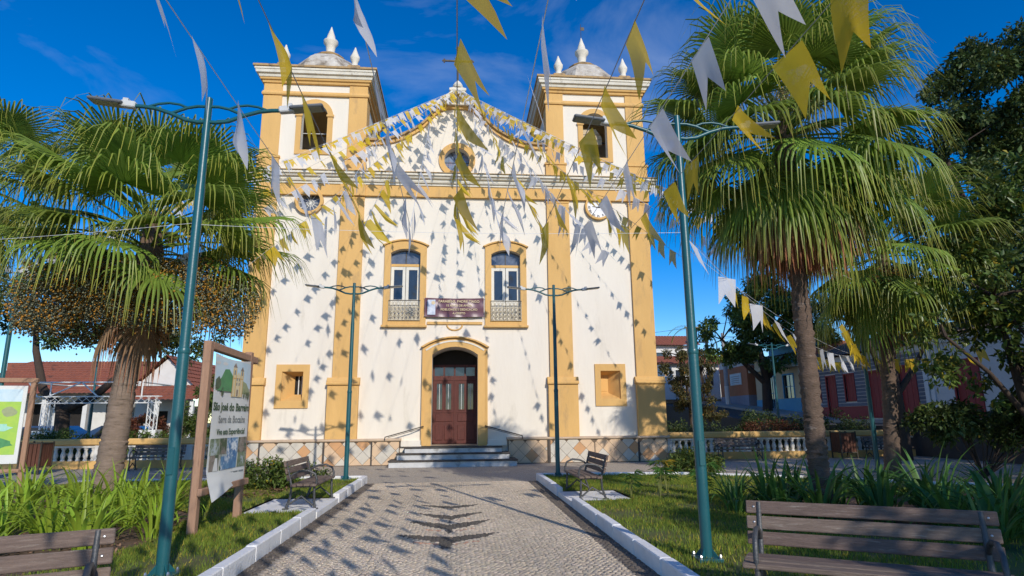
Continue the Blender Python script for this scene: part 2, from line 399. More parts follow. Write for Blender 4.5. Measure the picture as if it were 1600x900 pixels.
# beds: raised lawn and soil behind white kerbs
BZ = .11
lawnL = [(-2.34, -24), (-2.34, -12.5), (-3.5, -12.5), (-3.5, -10.5), (-2.34, -10.5), (-2.34, -6.45), (-9.5, -6.45), (-9.5, -9), (-6, -10.2), (-4.1, -12.6), (-3.75, -15.2), (-4.6, -17.5), (-4.6, -24)]
sheet('lawn', lawnL, BZ, K['lawnbase'])
sheet('soil_bed', [(-4.6, -24), (-4.6, -17.5), (-3.75, -15.2), (-4.1, -12.6), (-6, -10.2), (-9.5, -9), (-9.5, -6.45), (-16, -6.45), (-16, -24)], BZ-.015, K['soil'])
lawnR = [(2.34, -24), (12, -24), (12, -15.3), (6.2, -15.4), (4.6, -13.2), (5.2, -12.2), (12.2, -11.6), (8.6, -8.5), (6.0, -7.0), (2.34, -6.45), (2.34, -10.15), (3.45, -10.15), (3.45, -11.75), (2.34, -11.75)]
sheet('lawn', lawnR, BZ, K['lawnbase'])
sheet('soil_bed', [(12, -15.3), (12.2, -11.6), (5.2, -12.2), (4.6, -13.2), (6.2, -15.4)], BZ-.015, K['soil'])
# white kerbs, block by block
def kerb(name_label, pts, w=.13, h=.175, block=1.0):
    root = empty('kerb', (pts[0][0], pts[0][1], 0)); tag(root, name_label, 'kerb')
    rng = random.Random(len(name_label)*7+int(abs(pts[0][1]*10)))
    for (xa, ya), (xb, yb) in zip(pts[:-1], pts[1:]):
        L_ = math.hypot(xb-xa, yb-ya); n = max(1, round(L_/block)); an = math.atan2(yb-ya, xb-xa)
        for i in range(n):
            mb = MB(); l = L_/n
            mb.box(.004, l-.004, -w/2, w/2, -.05, h+rng.uniform(-.008, .008), .014)
            x = xa+(xb-xa)*i/n; y = ya+(yb-ya)*i/n
            mb.build('kerb_block', K['kerb'], root, loc=(x-pts[0][0]+rng.uniform(-.004, .004), y-pts[0][1], 0), rot=(0, 0, an+rng.uniform(-.004, .004)))
    return root
kerb('white kerb along the left of the path, from the camera to the bench recess', [(-2.28, -22), (-2.28, -12.53)])
kerb('white kerb block run between the left bench recess and the lamp post', [(-2.28, -10.47), (-2.28, -6.5), (-4.5, -6.4), (-9.5, -6.4)])
kerb('white kerb along the right of the path, from the camera to the bench recess', [(2.28, -22), (2.28, -11.82)])
kerb('white kerb from the right bench recess round the lamp to the right rear lawn edge', [(2.28, -10.1), (2.28, -6.5), (6.0, -6.95), (8.6, -8.45)])
kerb('curved white kerb behind the right flower bed', [(8.8, -8.6), (10.3, -10.3), (12.0, -11.3), (15, -12.5)])
def pad(label, pts):
    o = MB().prism([(x, y, -.04) for x, y in pts], (0, 0, .14)).build('bench_pad', K['kerb']); tag(o, label, 'paving slab')
pad('white concrete pad under the left side bench', [(-2.22, -12.44), (-2.22, -10.56), (-3.45, -10.54), (-3.45, -12.46)])
pad('white concrete pad under the right side bench', [(2.22, -11.73), (3.4, -11.75), (3.4, -10.17), (2.22, -10.19)])
pad('white concrete pad under the front right bench', [(2.40, -18.55), (2.40, -19.35), (3.7, -20.15), (4.15, -19.45)])

# lawn grass: short blades, uncountable
def grass(name, poly, n, seed, h=(.03, .07), bald=None):
    rng = np.random.RandomState(seed)
    xs = [p[0] for p in poly]; ys_ = [p[1] for p in poly]
    x = rng.uniform(min(xs), max(xs), n); y = rng.uniform(min(ys_), max(ys_), n)
    ok = inside(x, y, poly); x = x[ok]; y = y[ok]
    # tufts and thin patches
    f = np.sin(x*2.3+1.7*np.sin(y*1.3))*np.sin(y*1.9+1.1*np.sin(x*1.7))
    keep = rng.rand(len(x)) < np.clip(.75+.7*f, .05, 1)
    x = x[keep]; y = y[keep]; f = f[keep]; n = len(x)
    a = rng.uniform(0, 2*np.pi, n); H = rng.uniform(h[0], h[1], n); w = rng.uniform(.004, .008, n)
    lean = rng.uniform(0, .04, n); b = rng.uniform(0, 2*np.pi, n)
    V = np.zeros((n, 3, 3), np.float32)
    V[:, 0] = np.stack([x-w*np.cos(a), y-w*np.sin(a), np.full(n, BZ-.003)], 1)
    V[:, 1] = np.stack([x+w*np.cos(a), y+w*np.sin(a), np.full(n, BZ-.003)], 1)
    V[:, 2] = np.stack([x+lean*np.cos(b), y+lean*np.sin(b), BZ+H], 1)
    F = np.arange(n*3).reshape(-1, 3)
    g = rng.uniform(.7, 1.3, n); dry = (rng.rand(n) < .12+.10*(f < -.3))
    C = np.stack([g, g, g], 1); C[dry] *= np.array([2.2, 1.35, 1.6])
    me = mesh_np(name, V.reshape(-1, 3), F, K['grass'], np.repeat(C, 3, 0))
    return tag(obj(name, me), kind='stuff')
tag(grass('grass', lawnL, 240000, 3), 'short green grass on the left lawn', 'grass')
tag(grass('grass', lawnR, 320000, 4), 'short green grass on the right lawn', 'grass')
# ------------------------------------------------------------------ church
def text_mesh(s, size, mat, align='CENTER', bold=0.0, ext=.0015):
    cu = bpy.data.curves.new('lettering', 'FONT'); cu.body = s; cu.size = size; cu.align_x = align; cu.align_y = 'CENTER'
    cu.extrude = ext; cu.offset = bold; cu.resolution_u = 3
    o = bpy.data.objects.new('tmp_text', cu); col.objects.link(o)
    dg = bpy.context.evaluated_depsgraph_get(); dg.update()
    me = bpy.data.meshes.new_from_object(o.evaluated_get(dg)); me.name = 'lettering'
    bpy.data.objects.remove(o); bpy.data.curves.remove(cu)
    me.materials.clear(); me.materials.append(mat)
    return me

K['glass'] = material('window_glass', (.035, .045, .06), (.02, .025, .035), 2, .06, spec=.8)
K['glass_pale'] = material('reflecting_glass', (.16, .18, .22), (.07, .08, .10), 5, .10, spec=.8)
K['stained'] = material('leaded_glass', (.22, .28, .36), (.10, .13, .20), 7, .2, spec=.6, c3=(.35, .18, .18), s3=5)
K['bell'] = material('bronze_bell', (.10, .10, .09), (.05, .05, .045), 6, .5, metal=.6)
K['yoke'] = material('bell_yoke_wood', (.62, .50, .33), (.5, .4, .27), 5, .8)
church = empty('church', (0, 0, 0)); tag(church, 'cream baroque church with ochre trim and two bell towers', 'church')
B = lambda mb, n, m, p=church, s=0: mb.build(n, K[m], p, s)

ped = [(3.72, 12.44), (3.3, 12.44), (2.8, 12.50), (2.4, 12.62), (2.05, 12.78), (1.65, 13.02), (1.35, 13.26), (1.12, 13.52), (.92, 13.80), (.66, 14.02), (.36, 14.12), (0, 14.15)]
pedL = [(-x, z) for x, z in ped]
top = ped+pedL[-2::-1]
outer = [(-7.8, -.05), (7.8, -.05), (7.8, 11.2), (3.72, 11.2)]+top+[(-3.72, 11.2), (-7.8, 11.2)]
door_h = arch(-.86, .86, .66, 4.0, .30)
bal = [(arch(s*1.95-.57, s*1.95+.57, 5.33, 7.96, .17)) for s in (-1, 1)]
sml = [[(s*5.955-.38, 2.32), (s*5.955+.38, 2.32), (s*5.955+.38, 3.38), (s*5.955-.38, 3.38)] for s in (-1, 1)]
ocu = circ(0, 11.9, .52)
rnd = [circ(s*5.74, 10.0, .43) for s in (-1, 1)]
B(MB().plate(outer, [door_h]+bal+sml+[ocu]+rnd, 0, .62), 'front_wall', 'plaster')
# body of the church behind the facade
mb = MB(); mb.box(-7.8, -7.2, .62, 30, 0, 10.6); mb.box(7.2, 7.8, .62, 30, 0, 10.6); mb.box(-7.2, 7.2, 29.4, 30, 0, 10.6)
B(mb, 'nave_wall', 'plaster')
mb = MB(); mb.prism([(-8.2, 4.2, 10.55), (8.2, 4.2, 10.55), (0, 4.2, 12.9)], (0, 26.2, 0))
K['rooftile'] = material('red_clay_tile', (.33, .11, .065), (.24, .085, .055), 3, .9, bump=.4, c3=(.12, .06, .045), s3=1.5)
B(mb, 'nave_roof', 'rooftile')
B(MB().box(-2.2, 2.2, 3.2, 3.4, .1, 6), 'inner_screen', 'dark')
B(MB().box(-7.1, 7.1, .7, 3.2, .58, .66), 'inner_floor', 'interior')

# pediment coping in two pieces each side, following the ogee
def coping(pts, t, y0, y1):
    n = len(pts); up = []
    for i, (x, z) in enumerate(pts):
        a = pts[max(i-1, 0)]; b = pts[min(i+1, n-1)]
        d = Vector((b[0]-a[0], b[1]-a[1])).normalized(); nrm = Vector((d.y, -d.x))
        if nrm.y < 0: nrm = -nrm
        up.append((x+nrm.x*t, z+nrm.y*t))
    return MB().plate(pts+up[::-1], [], y0, y1)
for sgn, P_ in ((1, ped), (-1, pedL)):
    q = P_ if sgn < 0 else P_
    B(coping(q, .15, -.10, .40), 'pediment_coping', 'trim')
    q2 = [(x*1.0, z+.152) for x, z in q]
    B(coping(q2, .09, -.20, .46), 'pediment_coping', 'cap')
mb = MB(); mb.M = Matrix.Translation((0, .15, 0)) @ Matrix.Diagonal((1, .42, 1, 1)); mb.ringprof(0, 0, .0, .0, [(.92, 14.25), (.84, 14.42), (.62, 14.64), (.40, 14.86), (.28, 15.0), (.35, 15.05), (.35, 15.13), (.20, 15.2)]); mb.M = None
mb.lathe([(.19, 15.2), (.22, 15.28), (.14, 15.42), (.05, 15.52)], 14, (0, .15, 0)); B(mb, 'apex_pedestal', 'trimwhite')
cr = MB(); cr.box(-.036, .036, .12, .18, 15.5, 17.05); cr.box(-.60, .60, .125, .175, 16.42, 16.49)
for x, z in ((-.58, 16.455), (.58, 16.455), (0, 17.05)):
    for dx, dz in ((.07, 0), (-.07, 0), (0, .07), (0, -.07)): cr.box(x+dx*.8-.035, x+dx*.8+.035, .135, .165, z+dz*.8-.035, z+dz*.8+.035)
for a in range(4):
    w = math.pi/4+a*math.pi/2; cr.tube([(.03*math.cos(w), .15, 16.455+.03*math.sin(w)), (.22*math.cos(w), .15, 16.455+.22*math.sin(w))], .012, 5)
for k in range(2):
    cr.tube([((.13+k*.0)*math.cos(i*math.pi/8), .15, 16.455+.13*math.sin(i*math.pi/8)) for i in range(17)], .012, 5)
B(cr, 'apex_cross', 'iron')
# finial at the right pediment shoulder and left
for s in (-1, 1):
    pass

# pilasters
for s in (-1, 1):
    for (a, b, a2, b2) in ((3.62, 4.52, 3.53, 4.66), (6.98, 7.80, 6.93, 8.03)):
        p = B(MB().box(min(s*a, s*b), max(s*a, s*b), -.10, -.0, 3.15, 10.28), 'pilaster', 'trim')
        if b > 7: p.data.transform(Matrix.Identity(4))
        lo, hi = min(s*a2, s*b2), max(s*a2, s*b2)
        B(MB().box(lo, hi, -.20, 0, .93, 2.88, .01), 'pilaster_base', 'trim', p)
        mb = MB(); prof = [(.0, 2.88), (-.27, 2.88), (-.28, 2.93), (-.25, 2.97), (-.19, 3.0), (-.17, 3.06), (-.13, 3.15), (0, 3.15)]
        mb.profx(prof[::-1], lo-.03, hi+.03); B(mb, 'pilaster_base_moulding', 'trim', p)
        mb = MB(); mb.box(min(s*a, s*b)-.02, max(s*a, s*b)+.02, -.125, -.10, 10.12, 10.18); B(mb, 'pilaster_necking', 'trim', p)
# plinth: stone slabs faced with diamond tiles
pl = B(MB().box(-8.02, -1.98, -.17, -.0, -.03, .84), 'plinth', 'plinth_back')
pr = B(MB().box(1.98, 8.02, -.17, -.0, -.03, .84), 'plinth', 'plinth_back')
for p, x0, x1 in ((pl, -8.09, -1.93), (pr, 1.93, 8.09)):
    prof = [(0, .84), (-.22, .84), (-.25, .87), (-.25, .90), (-.21, .93), (0, .94)]
    B(MB().profx(prof[::-1], x0, x1), 'plinth_ledge', 'stone', p)
def clip(poly, x0, x1, z0, z1):
    for ax, lim, sg in ((0, x0, 1), (0, x1, -1), (1, z0, 1), (1, z1, -1)):
        out = []
        for i in range(len(poly)):
            a = poly[i]; b = poly[(i+1) % len(poly)]
            ia = sg*(a[ax]-lim) >= 0; ib = sg*(b[ax]-lim) >= 0
            if ia: out.append(a)
            if ia != ib:
                t = (lim-a[ax])/(b[ax]-a[ax]); out.append((a[0]+t*(b[0]-a[0]), a[1]+t*(b[1]-a[1])))
        poly = out
        if len(poly) < 3: return []
    return poly
rt = random.Random(5)
panels = [(-8.0, -6.95), (-6.90, -4.72), (-4.64, -3.0), (-2.96, -2.0), (2.0, 3.42), (3.56, 5.2), (5.24, 6.86), (6.94, 8.0)]
D = .245
for pi_, (x0, x1) in enumerate(panels):
    p = pl if x0 < 0 else pr
    cx0 = x0+rt.uniform(0, D)
    i0 = int((x1-x0)/D)+3
    for i in range(-1, i0):
        for j in range(-1, 5):
            cx = cx0+i*D; cz = .02+j*D
            if (i+j) % 2: continue
            q = clip([(cx-D+.008, cz), (cx, cz-D+.008), (cx+D-.008, cz), (cx, cz+D-.008)], x0, x1, .015, .825)
            if len(q) < 3: continue
            ar = abs(sum(q[k][0]*q[(k+1) % len(q)][1]-q[(k+1) % len(q)][0]*q[k][1] for k in range(len(q))))/2
            if ar < .004: continue
            y = -.184-rt.uniform(0, .003)
            mb = MB().plate(q, [], y, -.168)
            grey = .30 if pi_ not in (1,) else .7
            m = K['tile_grey'] if rt.random() < grey else (K['tile_ochre'] if rt.random() < .22 else K['tile'])
            mb.build('stone_tile', m, p)
for x in (-6.925, -4.68, -2.98, 3.49, 6.90): B(MB().box(x-.03, x+.03, -.19, -.165, .0, .838), 'plinth_joint', 'tread', pl if x < 0 else pr)
# entablature
fr = B(MB().box(-7.86, 7.86, -.13, 0, 10.26, 10.71), 'frieze', 'trim')
prof = [(0, 10.71), (-.17, 10.71), (-.18, 10.78), (-.24, 10.80), (-.27, 10.86), (-.27, 10.92), (-.36, 10.95), (-.40, 11.02), (-.46, 11.04), (-.46, 11.13), (0, 11.19)]
B(MB().profx(prof[::-1], -8.12, 8.12), 'cornice', 'trimwhite')
B(MB().profx([(0, 11.19), (-.50, 11.135), (-.50, 11.165), (0, 11.23)][::-1], -8.16, 8.16), 'cornice_capping', 'cap')
for s in (-1, 1):
    for a, b in ((3.58, 4.56), (6.94, 7.84)):
        B(MB().box(min(s*a, s*b), max(s*a, s*b), -.19, -.13, 10.24, 10.70), 'frieze_block', 'trim')
# towers
for s in (-1, 1):
    tw = empty('bell_tower'); tw.parent = church; cx = s*5.735; cy = 2.015; h = 2.015
    o_ = arch(cx-.51, cx+.51, 12.16, 13.65, .51, 14)
    rect = lambda a: [(cx-a, 11.2), (cx+a, 11.2), (cx+a, 15.15), (cx-a, 15.15)]
    B(MB().plate(rect(h), [o_], 0, .32), 'tower_wall', 'plaster', tw)
    mb = MB(); mb.plate(rect(h), [o_], 3.71, 4.03); B(mb, 'tower_wall', 'plaster', tw)
    for sg in (-1, 1):
        mb = MB(); mb.M = Matrix.Translation((cx, cy, 0)) @ Matrix.Rotation(R(90), 4, 'Z')
        oo = [(x-cx, z) for x, z in o_]; rr = [(-1.69, 11.2), (1.69, 11.2), (1.69, 15.15), (-1.69, 15.15)]
        mb.plate(rr, [oo], sg*1.69-(0 if sg > 0 else .32), sg*1.69+(.32 if sg > 0 else 0)); B(mb, 'tower_wall', 'plaster', tw)
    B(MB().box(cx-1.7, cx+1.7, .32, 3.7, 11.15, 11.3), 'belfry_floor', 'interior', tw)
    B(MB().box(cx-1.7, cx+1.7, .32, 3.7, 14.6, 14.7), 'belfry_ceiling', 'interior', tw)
    # corner pilasters wrap the corners
    for ex in (-1, 1):
        for ey in (-1, 1):
            x1 = cx+ex*(h+.05); x0 = cx+ex*(h-.68); y1 = cy+ey*(h+.05); y0 = cy+ey*(h-.68)
            mb = MB()
            mb.box(x0, x1, y1, y1-ey*.045, 11.85, 15.0); mb.box(x1-ex*.045, x1, y0, y1-ey*.046, 11.85, 15.0)
            c_ = B(mb, 'corner_pilaster', 'trim', tw)
            mb = MB(); mb.box(x0-ex*.05, x1+ex*.05, y1+ey*.05, y1-ey*.05, 11.2, 11.78); mb.box(x1-ex*.05, x1+ex*.05, y0-ey*.05, y1-ey*.051, 11.2, 11.78)
            mb.box(x0-ex*.09, x1+ex*.09, y1+ey*.09, y1-ey*.05, 11.78, 11.86); mb.box(x1-ex*.05, x1+ex*.09, y0-ey*.09, y1-ey*.051, 11.78, 11.86)
            B(mb, 'pedestal', 'trim', c_)
    B(MB().ringprof(cx, cy, h, h, [(.0, 14.50), (.10, 14.50), (.12, 14.56), (.10, 14.6), (.08, 14.67), (.0, 14.68)]), 'string_course', 'trim', tw)
    B(MB().ringprof(cx, cy, h, h, [(.0, 15.0), (.10, 15.02), (.12, 15.10), (.18, 15.13), (.20, 15.2)]), 'tower_cornice', 'trim', tw)
    B(MB().ringprof(cx, cy, h, h, [(.16, 15.2), (.22, 15.22), (.25, 15.31), (.33, 15.35), (.35, 15.46), (.38, 15.48), (.38, 15.56)]), 'tower_cornice', 'trimwhite', tw)
    B(MB().ringprof(cx, cy, h, h, [(.38, 15.56), (.43, 15.58), (.43, 15.66), (.3, 15.74), (-.1, 15.80), (-1.0, 15.82)]), 'tower_capping', 'cap', tw)
    # louvre-free arched opening surround
    of = arch(cx-.72, cx+.72, 11.98, 13.65, .72, 14)
    B(MB().plate(of, [o_], -.05, 0), 'opening_surround', 'trim', tw)
    for ex in (-1, 1): B(MB().box(cx+ex*.615-.15, cx+ex*.615+.15, -.09, -.05, 13.60, 13.70, .01), 'impost', 'trim', tw)
    # ribbed dome with finial
    dm = B(MB().lathe([(1.95, 15.80), (1.95, 15.90), (1.88, 15.95), (1.62, 16.45), (1.36, 16.82), (1.08, 17.08), (.80, 17.27), (.56, 17.38)], 8, (cx, cy, 0), math.pi/8), 'dome', 'domew', tw)
    B(MB().lathe([(.66, 17.34), (.70, 17.40), (.62, 17.47), (.42, 17.58), (.30, 17.68)], 16, (cx, cy, 0)), 'dome_cap', 'cap', dm)
    B(MB().lathe([(.25, 17.66), (.18, 17.78), (.22, 18.1), (.32, 18.24), (.32, 18.34), (.20, 18.42), (.17, 18.6), (.07, 18.9), (.015, 19.08)], 16, (cx, cy, 0)), 'finial', 'trimwhite', dm, 50)
    if s > 0:
        mb = MB(); mb.tube([(cx, cy, 19.0), (cx, cy, 19.8)], .012, 5); mb.box(cx-.02, cx+.16, cy-.006, cy+.006, 19.48, 19.65); B(mb, 'weather_vane', 'iron', dm)
    for ex in (-1, 1):
        for ey in (-1, 1):
            px, py = cx+ex*1.42, cy+ey*1.72
            f_ = B(MB().box(px-.26, px+.26, py-.24, py+.24, 15.74, 16.04, .03), 'corner_finial', 'cap', tw)
            B(MB().lathe([(.17, 16.04), (.13, 16.12), (.12, 16.26), (.19, 16.42), (.20, 16.52), (.14, 16.64), (.08, 16.8), (.02, 16.98)], 14, (px, py, 0)), 'finial', 'trimwhite', f_, 50)
    if s > 0:
        bl = B(MB().lathe([(.02, 12.98), (.16, 12.96), (.20, 12.86), (.22, 12.6), (.27, 12.4), (.36, 12.24), (.38, 12.18), (.33, 12.17)], 20, (cx-.12, .75, 0)), 'bell', 'bell', tw, 40)
        for i in range(4): bl.data  # crown loops
        mb = MB()
        for i in range(4):
            w = i*math.pi/2; mb.tube([(cx-.12+.1*math.cos(w), .75+.1*math.sin(w), 12.95), (cx-.12+.07*math.cos(w), .75+.07*math.sin(w), 13.08), (cx-.12, .75, 13.1)], .02, 6)
        B(mb, 'crown', 'bell', bl)
        mb = MB(); mb.prism([(cx-.62, .68, 13.08), (cx+.45, .68, 13.08), (cx+.45, .68, 13.42), (cx+.2, .68, 13.8), (cx-.34, .68, 13.8), (cx-.62, .68, 13.5)], (0, .16, 0)); B(mb, 'bell_yoke', 'yoke', tw)
        for z in (13.3, 13.52): B(MB().box(cx-.6, cx+.44, .672, .679, z, z+.018), 'yoke_seam', 'iron', tw)
        B(MB().tube([(cx-1.69, .76, 13.2), (cx+1.69, .76, 13.2)], .04, 8), 'bell_axle', 'iron', tw)
    else:
        B(MB().tube([(cx-1.69, .9, 13.3), (cx+1.69, .9, 13.3)], .02, 6), 'cross_wire', 'white_paint', tw)
# oculus
oc = B(MB().plate(circ(0, 11.9, .74, 32), [ocu], -.06, 0), 'oculus', 'trim')
B(MB().plate(circ(0, 11.9, .52), [], .30, .32), 'pane', 'stained', oc)
mb = MB()
for a in (0, 60, 120): mb.tube([(.52*math.cos(R(a)), .29, 11.9+.52*math.sin(R(a))), (-.52*math.cos(R(a)), .29, 11.9-.52*math.sin(R(a)))], .012, 5)
B(mb, 'glazing_bar', 'iron', oc)
# round window (left) and clock (right)
rw = B(MB().plate(circ(-5.74, 10.0, .55, 32), [rnd[0]], -.15, 0), 'round_window', 'trim')
B(MB().plate(rnd[0], [], .16, .18), 'pane', 'glass_pale', rw)
mb = MB()
for a in range(0, 180, 30): mb.tube([(-5.74+.43*math.cos(R(a)), .15, 10+.43*math.sin(R(a))), (-5.74-.43*math.cos(R(a)), .15, 10-.43*math.sin(R(a)))], .012, 5)
mb.tube([(-5.74+.14*math.cos(R(a)), .15, 10+.14*math.sin(R(a))) for a in range(0, 361, 20)], .012, 5)
B(mb, 'glazing_bar', 'white_paint', rw)
K['clockface'] = material('clock_face', (.80, .80, .80), (.70, .70, .72), 5, .5)
K['black'] = material('black_paint', (.02, .02, .02), (.015, .015, .015), 5, .5)
ck = B(MB().plate(circ(5.74, 10.0, .55, 32), [circ(5.74, 10, .47, 32)], -.15, 0), 'clock', 'trim')
B(MB().plate(circ(5.74, 10.0, .47, 32), [], -.02, .0), 'clock_face', 'clockface', ck)
for i in range(12):
    a = R(90-30*i); me = text_mesh(['XII', 'I', 'II', 'III', 'IIII', 'V', 'VI', 'VII', 'VIII', 'IX', 'X', 'XI'][i], .125, K['black'], bold=.004)
    obj('numeral', me, ck, (5.74+.36*math.cos(a), -.026, 10+.36*math.sin(a)), (R(90), -(math.pi/2-a)*-1 if False else (math.pi/2-a), 0))
for a, l, w in ((R(90-278), .24, .018), (R(90-97), .36, .012)):
    mb = MB(); d = Vector((math.cos(a), 0, math.sin(a))); n = Vector((-d.z, 0, d.x)); c = Vector((5.74, -.035, 10))
    mb.prism([c-d*.06+n*w, c+d*l+n*w*.4, c+d*l-n*w*.4, c-d*.06-n*w], (0, .006, 0)); B(mb, 'clock_hand', 'black', ck)

# balcony doors
K['doorwhite'] = material('cream_door_paint', (.74, .70, .60), (.66, .62, .53), 5, .6)
for s, hole in zip((-1, 1), bal):
    cx = s*1.95; w = empty('balcony_window'); w.parent = church
    of = arch(cx-.81, cx+.81, 5.12, 8.26, .22)
    B(MB().plate(of, [hole], -.07, 0), 'surround', 'trim', w)
    lip = arch(cx-.90, cx+.90, 8.235, 8.27, .24)[2:]; low = arch(cx-.815, cx+.815, 8.2, 8.255, .205)[2:]
    B(MB().plate(lip+low[::-1], [], -.14, -.0), 'hood_moulding', 'trim', w)
    B(MB().box(cx-.86, cx+.86, -.16, 0, 5.04, 5.12, .01), 'sill', 'trim', w)
    B(MB().box(cx-.565, cx+.565, .14, .22, 7.46, 7.56), 'transom', 'trim', w)
    tp = B(MB().plate(arch(cx-.565, cx+.565, 7.56, 7.96, .165), [], .20, .22), 'fanlight', 'glass_pale', w)
    B(MB().box(cx-.015, cx+.015, .175, .199, 7.56, 8.15), 'mullion', 'iron', tp)
    for e in (-1, 1):
        x0 = cx+(e*.285-.275); x1 = x0+.55
        lf = B(MB().plate([(x0, 5.34), (x1, 5.34), (x1, 7.455), (x0, 7.455)], [[(x0+.11, 6.15), (x1-.11, 6.15), (x1-.11, 7.33), (x0+.11, 7.33)]], .16, .20), 'door_leaf', 'doorwhite', w)
        B(MB().box(x0+.11, x1-.11, .185, .195, 6.15, 7.33), 'pane', 'glass', lf)
        B(MB().box(x0+.12, x1-.12, .145, .16, 5.48, 6.02, .01), 'door_panel', 'doorwhite', lf)
    rail = B(MB().box(cx-.60, cx+.60, -.13, -.10, 6.05, 6.08), 'railing', 'iron', w)
    mb = MB(); mb.box(cx-.60, cx+.60, -.125, -.105, 5.80, 5.82); mb.box(cx-.60, cx+.60, -.13, -.10, 5.30, 5.33)
    for i in range(9): x = cx-.59+i*.1475; mb.box(x-.008, x+.008, -.123, -.107, 5.33, 6.05)
    B(mb, 'baluster_bars', 'iron_cream', rail)
    mb = MB()
    for i in range(8):
        for j in range(3):
            xx = cx-.516+i*.1475; zz = 5.41+j*.155
            mb.tube([(xx+.062*math.cos(k*math.pi/5), -.115, zz+.07*math.sin(k*math.pi/5)) for k in range(11)], .013, 4, False)
        zz = 5.93; mb.tube([(xx+.05*math.cos(k*math.pi/5), -.115, zz+.09*math.sin(k*math.pi/5)) for k in range(11)], .008, 4, False)
    B(mb, 'scrollwork', 'iron_cream', rail)
# string between the balconies under the banner and small medallion
B(MB().box(-1.08, 1.03, -.06, 0, 5.16, 5.26), 'ledge', 'trim')
mb = MB(); mb.tube([(-.03+.29*math.cos(R(a)), -.02, 5.14+.20*math.sin(R(a))) for a in range(180, 361, 15)], .03, 6); B(mb, 'medallion_moulding', 'trim')
# small deep windows
for s, hole in zip((-1, 1), sml):
    cx = s*5.955; w = empty('small_window'); w.parent = church
    o2 = [(cx-.60, 2.05), (cx+.60, 2.05), (cx+.60, 3.64), (cx-.60, 3.64)]
    B(MB().plate(o2, [hole], -.05, 0), 'surround', 'trim', w)
    # splayed reveal lining
    mb = MB(); z0, z1 = 2.32, 3.38; i = .17
    f = [(cx-.38, .001, z0), (cx+.38, .001, z0), (cx+.38, .001, z1), (cx-.38, .001, z1)]
    xb0, xb1 = (cx-.02, cx+.36) if s < 0 else (cx-.36, cx+.02)
    b = [(xb0, .45, z0+.24), (xb1, .45, z0+.24), (xb1, .45, z1-.14), (xb0, .45, z1-.14)]
    mb.add(f+b, [(0, 1, 5, 4), (1, 2, 6, 5), (2, 3, 7, 6), (3, 0, 4, 7)]); B(mb, 'reveal', 'trim', w)
    if s < 0:
        B(MB().box(xb0, xb1, .50, .52, 2.5, 3.3), 'pane', 'dark', w)
        mb = MB(); mb.box(xb0+.12, xb0+.15, .45, .47, 2.55, 3.25); mb.box(xb0+.24, xb0+.27, .45, .47, 2.55, 3.25); B(mb, 'window_bar', 'white_paint', w)
    else:
        pn = B(MB().box(xb0, xb1, .455, .48, 2.5, 3.3), 'shutter', 'trim', w)
        B(MB().box(xb0+.05, xb1-.05, .44, .455, 2.62, 3.18, .01), 'shutter_panel', 'trim', pn)
# main door
dr = empty('main_door'); dr.parent = church
of = arch(-1.20, 1.20, .66, 4.27, .37); B(MB().plate(of, [door_h], -.09, 0), 'surround', 'trim', dr); B(MB().plate(arch(-1.3, 1.3, .62, 4.3, .5), [arch(-.875, .875, .64, 4.0, .31)], .62, 1.30), 'reveal', 'plaster', dr)
lip = arch(-1.29, 1.29, 4.2, 4.29, .40)[2:]; low = arch(-1.20, 1.20, 4.2, 4.27, .372)[2:]
B(MB().plate(lip+low[::-1], [], -.20, 0), 'hood_moulding', 'trim', dr)
lip2 = arch(-1.12, 1.12, 4.2, 4.19, .36)[2:]; low2 = arch(-1.08, 1.08, 4.2, 4.14, .35)[2:]
B(MB().plate(lip2+low2[::-1], [], -.11, -.085), 'hood_bead', 'trimwhite', dr)
for e in (-1, 1):
    B(MB().box(e*1.03-.21, e*1.03+.21, -.115, -.0905, .66, 4.05) if False else MB().box(e*1.20-.03, e*1.20+.03, -.12, -.0, .70, 4.20), 'jamb_edge', 'trim', dr)
class MBd(MB):
    def __init__(s): MB.__init__(s); s.M = Matrix.Translation((0, 0.68, 0))
B(MBd().plate(arch(-.855, .855, 3.70, 4.0, .295), [], .46, .50), 'fan_board', 'dark', dr)
tr_ = B(MBd().box(-.855, .855, .44, .52, 3.10, 3.28), 'transom', 'wood_red', dr)
B(MBd().box(-.855, .855, .44, .52, 3.62, 3.72), 'transom_rail', 'wood_red', tr_)
for i in range(5): B(MBd().box(-.855+i*.41-.02+.01, -.855+i*.41+.05, .45, .51, 3.28, 3.62), 'transom_bar', 'wood_red', tr_)
B(MBd().box(-.84, .84, .50, .51, 3.28, 3.62), 'pane', 'glass', tr_)
